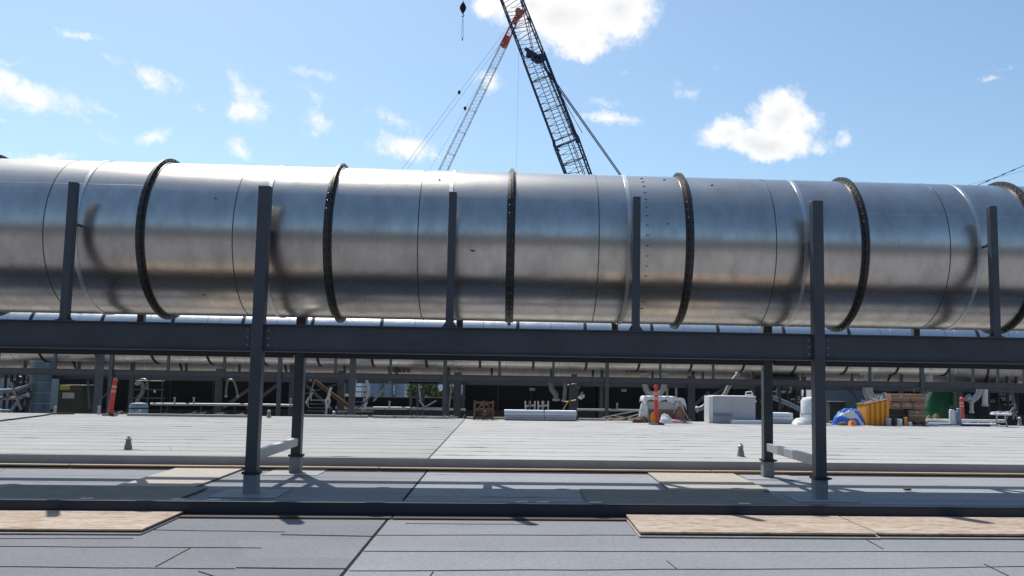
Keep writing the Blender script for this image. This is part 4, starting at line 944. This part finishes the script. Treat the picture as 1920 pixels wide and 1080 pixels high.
# pale crane with red head
YQ = 150.
tq = P(974,22,YQ); fq = P(700,600,YQ+3); s0 = P(826,330,YQ+1.5)
t = thing('crawler_crane', (fq.x,YQ+3,-8), 'thin pale lattice crane with a red head leaning right', 'crane')
neck = P(944,86,YQ+.4); ax = (neck-s0).normalized()
lattice(MB(), fq, s0, 1.35, 1.35, 22, (1,0,0), .05, .026).build('boom_base', M_['cranegrey'], t)
lattice(MB(), s0, neck, 1.35, 1.1, 24, (1,0,0), .05, .026).build('boom_lower', M_['cranegrey'], t)
s = MB(); lattice(s, neck, tq, 1.1, .6, 5, (1,0,0), .09, .055); s.bar(neck-ax*.3, neck+ax*1.9, .8,.6); s.build('red_head', M_['cranered'], t)
s = MB(); s.tube([tq+Vector((-.2,-.5,0)), tq+Vector((-.2,.5,0))], .55, 12); s.bar(tq-ax*2.4, tq+Vector((.7,0,.2)), .5, .7); s.build('head_sheaves', M_['cranered'], t)
for (a, b_, r) in (((953,50),(755,316),.024),((945,72),(765,316),.022),((942,84),(810,312),.018)):
    if r: 
        A = P(*a,YQ+.3); B = P(*b_,YQ+3); MB().tube([A, B+(B-A)*.6], r, 5).build('pendant_line', M_['wire'], t)
A = P(974,30,YQ-.3); B = P(972,330,YQ-.3); B.x = A.x; B.y = A.y; B.z = -5; MB().tube([A,B], .014, 4).build('load_line', M_['wire'], t)
for px, py in ((861,173),(872,203)): c = P(px,py,YQ+1.4); MB().ball(c,.28,.28,.4,8,6).build('line_socket', M_['dark'], t, True)
crawler(t, (fq.x-2, YQ+3, -8), 1.3, M_['cranegrey'], .2)
MB().bar(Vector((fq.x-1,YQ+3,-4)), fq, 1.3, 1.0).build('boom_foot', M_['cranegrey'], t)
# cable at the right with its off-frame pole
t = thing('guy_cable', P(1825,351,70), 'dark cable rising to the right edge above the duct', 'cable')
A = P(1822,352,70); B = P(1935,304,70); Bx = B+(B-A)*1.2; MB().tube([A+(A-B)*((A.z+1.1)/(B.z-A.z)), Bx], .03, 6).build('cable', M_['wire'], t)
for px in (1848,1862,1878,1896): 
    u = (px-1822)/113; c = A+(B-A)*u; MB().tube([c, c+(B-A).normalized()*.35], .055, 6).build('clip', M_['wire'], t)
A2 = P(1795,352,70); B2 = P(1935,316,70); MB().tube([A2+(A2-B2)*((A2.z+1.1)/(B2.z-A2.z)), B2+(B2-A2)*1.0], .010, 4).build('thin_wire', M_['wire'], t)
MB().tube([Vector((Bx.x,70,-8)), Vector((Bx.x,70,Bx.z+.5))], .22, 10).build('pole', M_['steel_far'], t, True)

# ------------------------------------------------------------------ distant trees
def tree(x, y, h, seed, label):
    rg = random.Random(seed); t = thing('tree', (x,y,-8), label, 'tree', 'distant trees beyond the site')
    s = MB(); s.tube([(x,y,-8),(x+.1,y,-8+h*.4),(x+.2,y,-8+h*.85)], [.35,.25,.06], 8)
    for k in range(7):
        a = rg.uniform(0,2*pi); z = -8+h*rg.uniform(.35,.75); s.tube([(x+.1,y,z),(x+cos(a)*h*.2,y+sin(a)*h*.2,z+h*.14)], [.12,.03], 5)
    s.build('trunk', M_['bark'], t, True)
    s = MB(); cl = [(rg.gauss(0,.17)*h, rg.gauss(0,.14)*h, h*rg.uniform(.38,1.0)) for _ in range(26)]
    for cx_, cy_, cz_ in cl:
        k_ = 1-abs(cz_/h-.6)*1.1
        for j in range(60):
            p = Vector((x+cx_*k_+rg.gauss(0,.05)*h, y+cy_*k_+rg.gauss(0,.05)*h, -8+cz_+rg.gauss(0,.035)*h))
            a = Vector((rg.uniform(-1,1),rg.uniform(-1,1),rg.uniform(-.6,.6))).normalized()*.28; b2 = a.cross(Vector((rg.uniform(-1,1),rg.uniform(-1,1),rg.uniform(-1,1)))).normalized()*.22
            s.quad(p-a-b2, p+a-b2, p+a+b2, p-a+b2)
    s.build('crown', M_['leaf'], t)
tr = [P(px,735,Y).x for px, Y in ((806,170),(790,185),(776,178),(846,175),(720,190),(864,180),(1383,180))]
tree(tr[0],170,7.4,1,'pointed tree in the gap right of the trestle legs')
tree(tr[1],185,6.0,2,'green tree in the gap between the trestle legs')
tree(tr[2],178,6.8,3,'green tree in the gap left of the trestle legs')
tree(tr[3],175,6.2,4,'tree in the narrow gap between the two stout far columns')
tree(tr[4],190,7.0,5,'tree mostly hidden behind the pale blue silos')
a = P(600,700,240); b_ = P(900,700,240); t = thing('warehouse', ((a.x+b_.x)/2,240,-8), 'long pale warehouse far behind the trees in the gap', 'building')
M_['pale'] = mat('pale_cladding', (.72,.76,.80), .6, 0, .05, .2)
MB().box(a.x,b_.x,240,280,-8,3.2).build('wall', M_['pale'], t); MB().box(a.x-.5,b_.x+.5,239.5,280.5,3.2,3.7).build('roof', M_['galv'], t)

# ------------------------------------------------------------------ world and sun
sv = Vector((-.50, 1.0, 1.84)).normalized()           # towards the sun
elev = math.asin(sv.z); az = math.atan2(sv.x, sv.y)
ld = bpy.data.lights.new('sun', 'SUN'); ld.energy = 4.0; ld.angle = radians(.55); ld.color = (1, .955, .88)
lo_ = bpy.data.objects.new('sun', ld); COL.objects.link(lo_); lo_.rotation_euler = sv.to_track_quat('Z', 'Y').to_euler(); lo_.location = (0,0,60)
w = bpy.data.worlds.new('World'); S.world = w; w.use_nodes = True; nt = w.node_tree; L = nt.links.new
bgn = nt.nodes['Background']
sky = N(nt, 'ShaderNodeTexSky', sky_type='NISHITA'); sky.sun_disc = False; sky.sun_elevation = elev; sky.sun_rotation = az
sky.air_density = 1.0; sky.dust_density = 1.2; sky.ozone_density = 2.2; sky.altitude = 50
def M2(op, a, b=None, c=None, clamp=False):
    n = N(nt, 'ShaderNodeMath', operation=op); n.use_clamp = clamp
    for i, v in enumerate((a, b, c)):
        if v is None: continue
        if isinstance(v, (int, float)): n.inputs[i].default_value = v
        else: L(v, n.inputs[i])
    return n.outputs[0]
tc = N(nt, 'ShaderNodeTexCoord'); D = tc.outputs['Generated']
def noise(scale, det, rough=.55, vec=D):
    n = N(nt, 'ShaderNodeTexNoise'); n.inputs['Scale'].default_value = scale; n.inputs['Detail'].default_value = det; n.inputs['Roughness'].default_value = rough
    L(vec, n.inputs['Vector']); return n
wp = noise(7, 5, .6); ws = N(nt, 'ShaderNodeVectorMath', operation='SUBTRACT'); L(wp.outputs['Color'], ws.inputs[0]); ws.inputs[1].default_value = (.5,.5,.5)
wm = N(nt, 'ShaderNodeVectorMath', operation='MULTIPLY_ADD'); L(ws.outputs[0], wm.inputs[0]); wm.inputs[1].default_value = (.05,.05,.05); L(D, wm.inputs[2])
wp2 = noise(32, 6, .65); ws2 = N(nt, 'ShaderNodeVectorMath', operation='SUBTRACT'); L(wp2.outputs['Color'], ws2.inputs[0]); ws2.inputs[1].default_value = (.5,.5,.5)
wm2 = N(nt, 'ShaderNodeVectorMath', operation='MULTIPLY_ADD'); L(ws2.outputs[0], wm2.inputs[0]); wm2.inputs[1].default_value = (.022,.022,.022); L(wm.outputs[0], wm2.inputs[2]); DW = wm2.outputs[0]
clouds = [(820,285,30,14,10,.6),(720,250,30,12,0,.5),(590,262,18,10,0,.45),(115,195,50,16,15,.7),(325,150,22,12,30,.5),(435,150,20,12,-30,.5),(55,192,60,14,5,.7),(15,120,30,12,0,.4), # photo x, y, half sizes, tilt (deg), density
 (1060,40,112,50,0,2.1),(1158,22,66,54,0,2.1),(1095,84,52,24,0,1.7),(930,22,32,25,0,1.6),(1000,25,60,40,0,1.9),
 (1466,218,54,44,0,2.0),(1440,266,98,28,4,2.0),(1366,250,50,26,-20,1.7),(1515,228,36,32,0,1.1),(1590,256,24,14,-40,.8),
 (1140,217,64,13,6,.85),(1120,185,55,14,0,.42),(1300,183,26,18,30,.48),
 (765,268,74,26,8,1.1),(738,222,45,14,10,.6),(905,155,28,22,10,1.0),
 (452,172,40,26,60,.85),(462,212,40,26,15,1.0),(575,150,46,14,10,.45),(577,195,32,20,40,.55),(592,235,30,18,30,.75),
 (282,138,46,20,30,.95),(235,112,34,10,25,.6),(155,66,40,9,5,.65),(208,84,18,8,30,.4),
 (70,172,82,28,12,1.15),(12,165,50,24,0,1.0),(202,197,30,9,25,.6),(288,250,34,17,-5,.9),(445,286,28,18,10,.8),(75,284,58,14,0,.9),
 (200,253,36,9,0,.42),(8,216,18,14,0,.7),(368,207,14,8,0,.4),(35,115,26,9,-25,.4),(1862,151,34,8,5,.6),(1345,122,16,7,0,.35),(1880,130,30,6,-10,.3),(1180,122,16,8,0,.25)]
tot = None
for (px, py, rx, ry, tilt, dn) in clouds:
    c = ray(px, py).normalized(); a = RT; u = UP; th = radians(-tilt)
    ax_ = (a*cos(th)+u*sin(th)); bx = (-a*sin(th)+u*cos(th)); zz = c
    ax_ = (ax_ - c*ax_.dot(c)).normalized(); bx = (bx - c*bx.dot(c)).normalized()
    k = c.dot(FW)                                   # angular size of a pixel there
    sx_ = rx/F*k; sy_ = ry/F*k
    sb = N(nt, 'ShaderNodeVectorMath', operation='SUBTRACT'); L(DW, sb.inputs[0]); sb.inputs[1].default_value = c
    comb = N(nt, 'ShaderNodeCombineXYZ')
    for i, vv in enumerate((ax_/sx_, bx/sy_, c/.5)):
        dt = N(nt, 'ShaderNodeVectorMath', operation='DOT_PRODUCT'); L(sb.outputs[0], dt.inputs[0]); dt.inputs[1].default_value = vv; L(dt.outputs['Value'], comb.inputs[i])
    ln = N(nt, 'ShaderNodeVectorMath', operation='LENGTH'); L(comb.outputs[0], ln.inputs[0])
    val = M2('MULTIPLY', M2('SUBTRACT', 1.35, ln.outputs['Value']), dn)
    tot = val if tot is None else M2('SMOOTH_MAX', tot, val, .12)
n1 = noise(30, 11, .72); n2 = noise(9, 6, .6)
dens = M2('ADD', tot, M2('MULTIPLY', M2('SUBTRACT', n1.outputs[0], .5), 3.1))
mr = N(nt, 'ShaderNodeMapRange', interpolation_type='SMOOTHSTEP'); mr.inputs[1].default_value = .16; mr.inputs[2].default_value = 1.45; L(dens, mr.inputs[0])
# thin veil
mask = mr.outputs[0]
thick = N(nt, 'ShaderNodeMapRange', interpolation_type='SMOOTHSTEP'); thick.inputs[1].default_value = 1.1; thick.inputs[2].default_value = 3.9; L(M2('ADD', tot, M2('MULTIPLY', M2('SUBTRACT', n2.outputs[0], .45), 2.2)), thick.inputs[0])
cc = N(nt, 'ShaderNodeMix', data_type='RGBA'); L(thick.outputs[0], cc.inputs[0])
SKYK = .125
cc.inputs[6].default_value = (7.0, 7.0, 7.05, 1); cc.inputs[7].default_value = (5.0, 5.1, 5.3, 1)
mixc = N(nt, 'ShaderNodeMix', data_type='RGBA'); L(mask, mixc.inputs[0]); tn = N(nt, 'ShaderNodeVectorMath', operation='MULTIPLY'); L(sky.outputs[0], tn.inputs[0]); tn.inputs[1].default_value = (.90, 1.0, .99); L(tn.outputs[0], mixc.inputs[6]); L(cc.outputs[2], mixc.inputs[7])
L(mixc.outputs[2], bgn.inputs[0]); bgn.inputs[1].default_value = SKYK
S.view_settings.view_transform = 'Standard'; S.view_settings.look = 'None'; S.view_settings.gamma = 1; S.view_settings.exposure = .28
S.cycles.max_bounces = 6; S.cycles.sample_clamp_indirect = 8
S.cycles.use_denoising = True
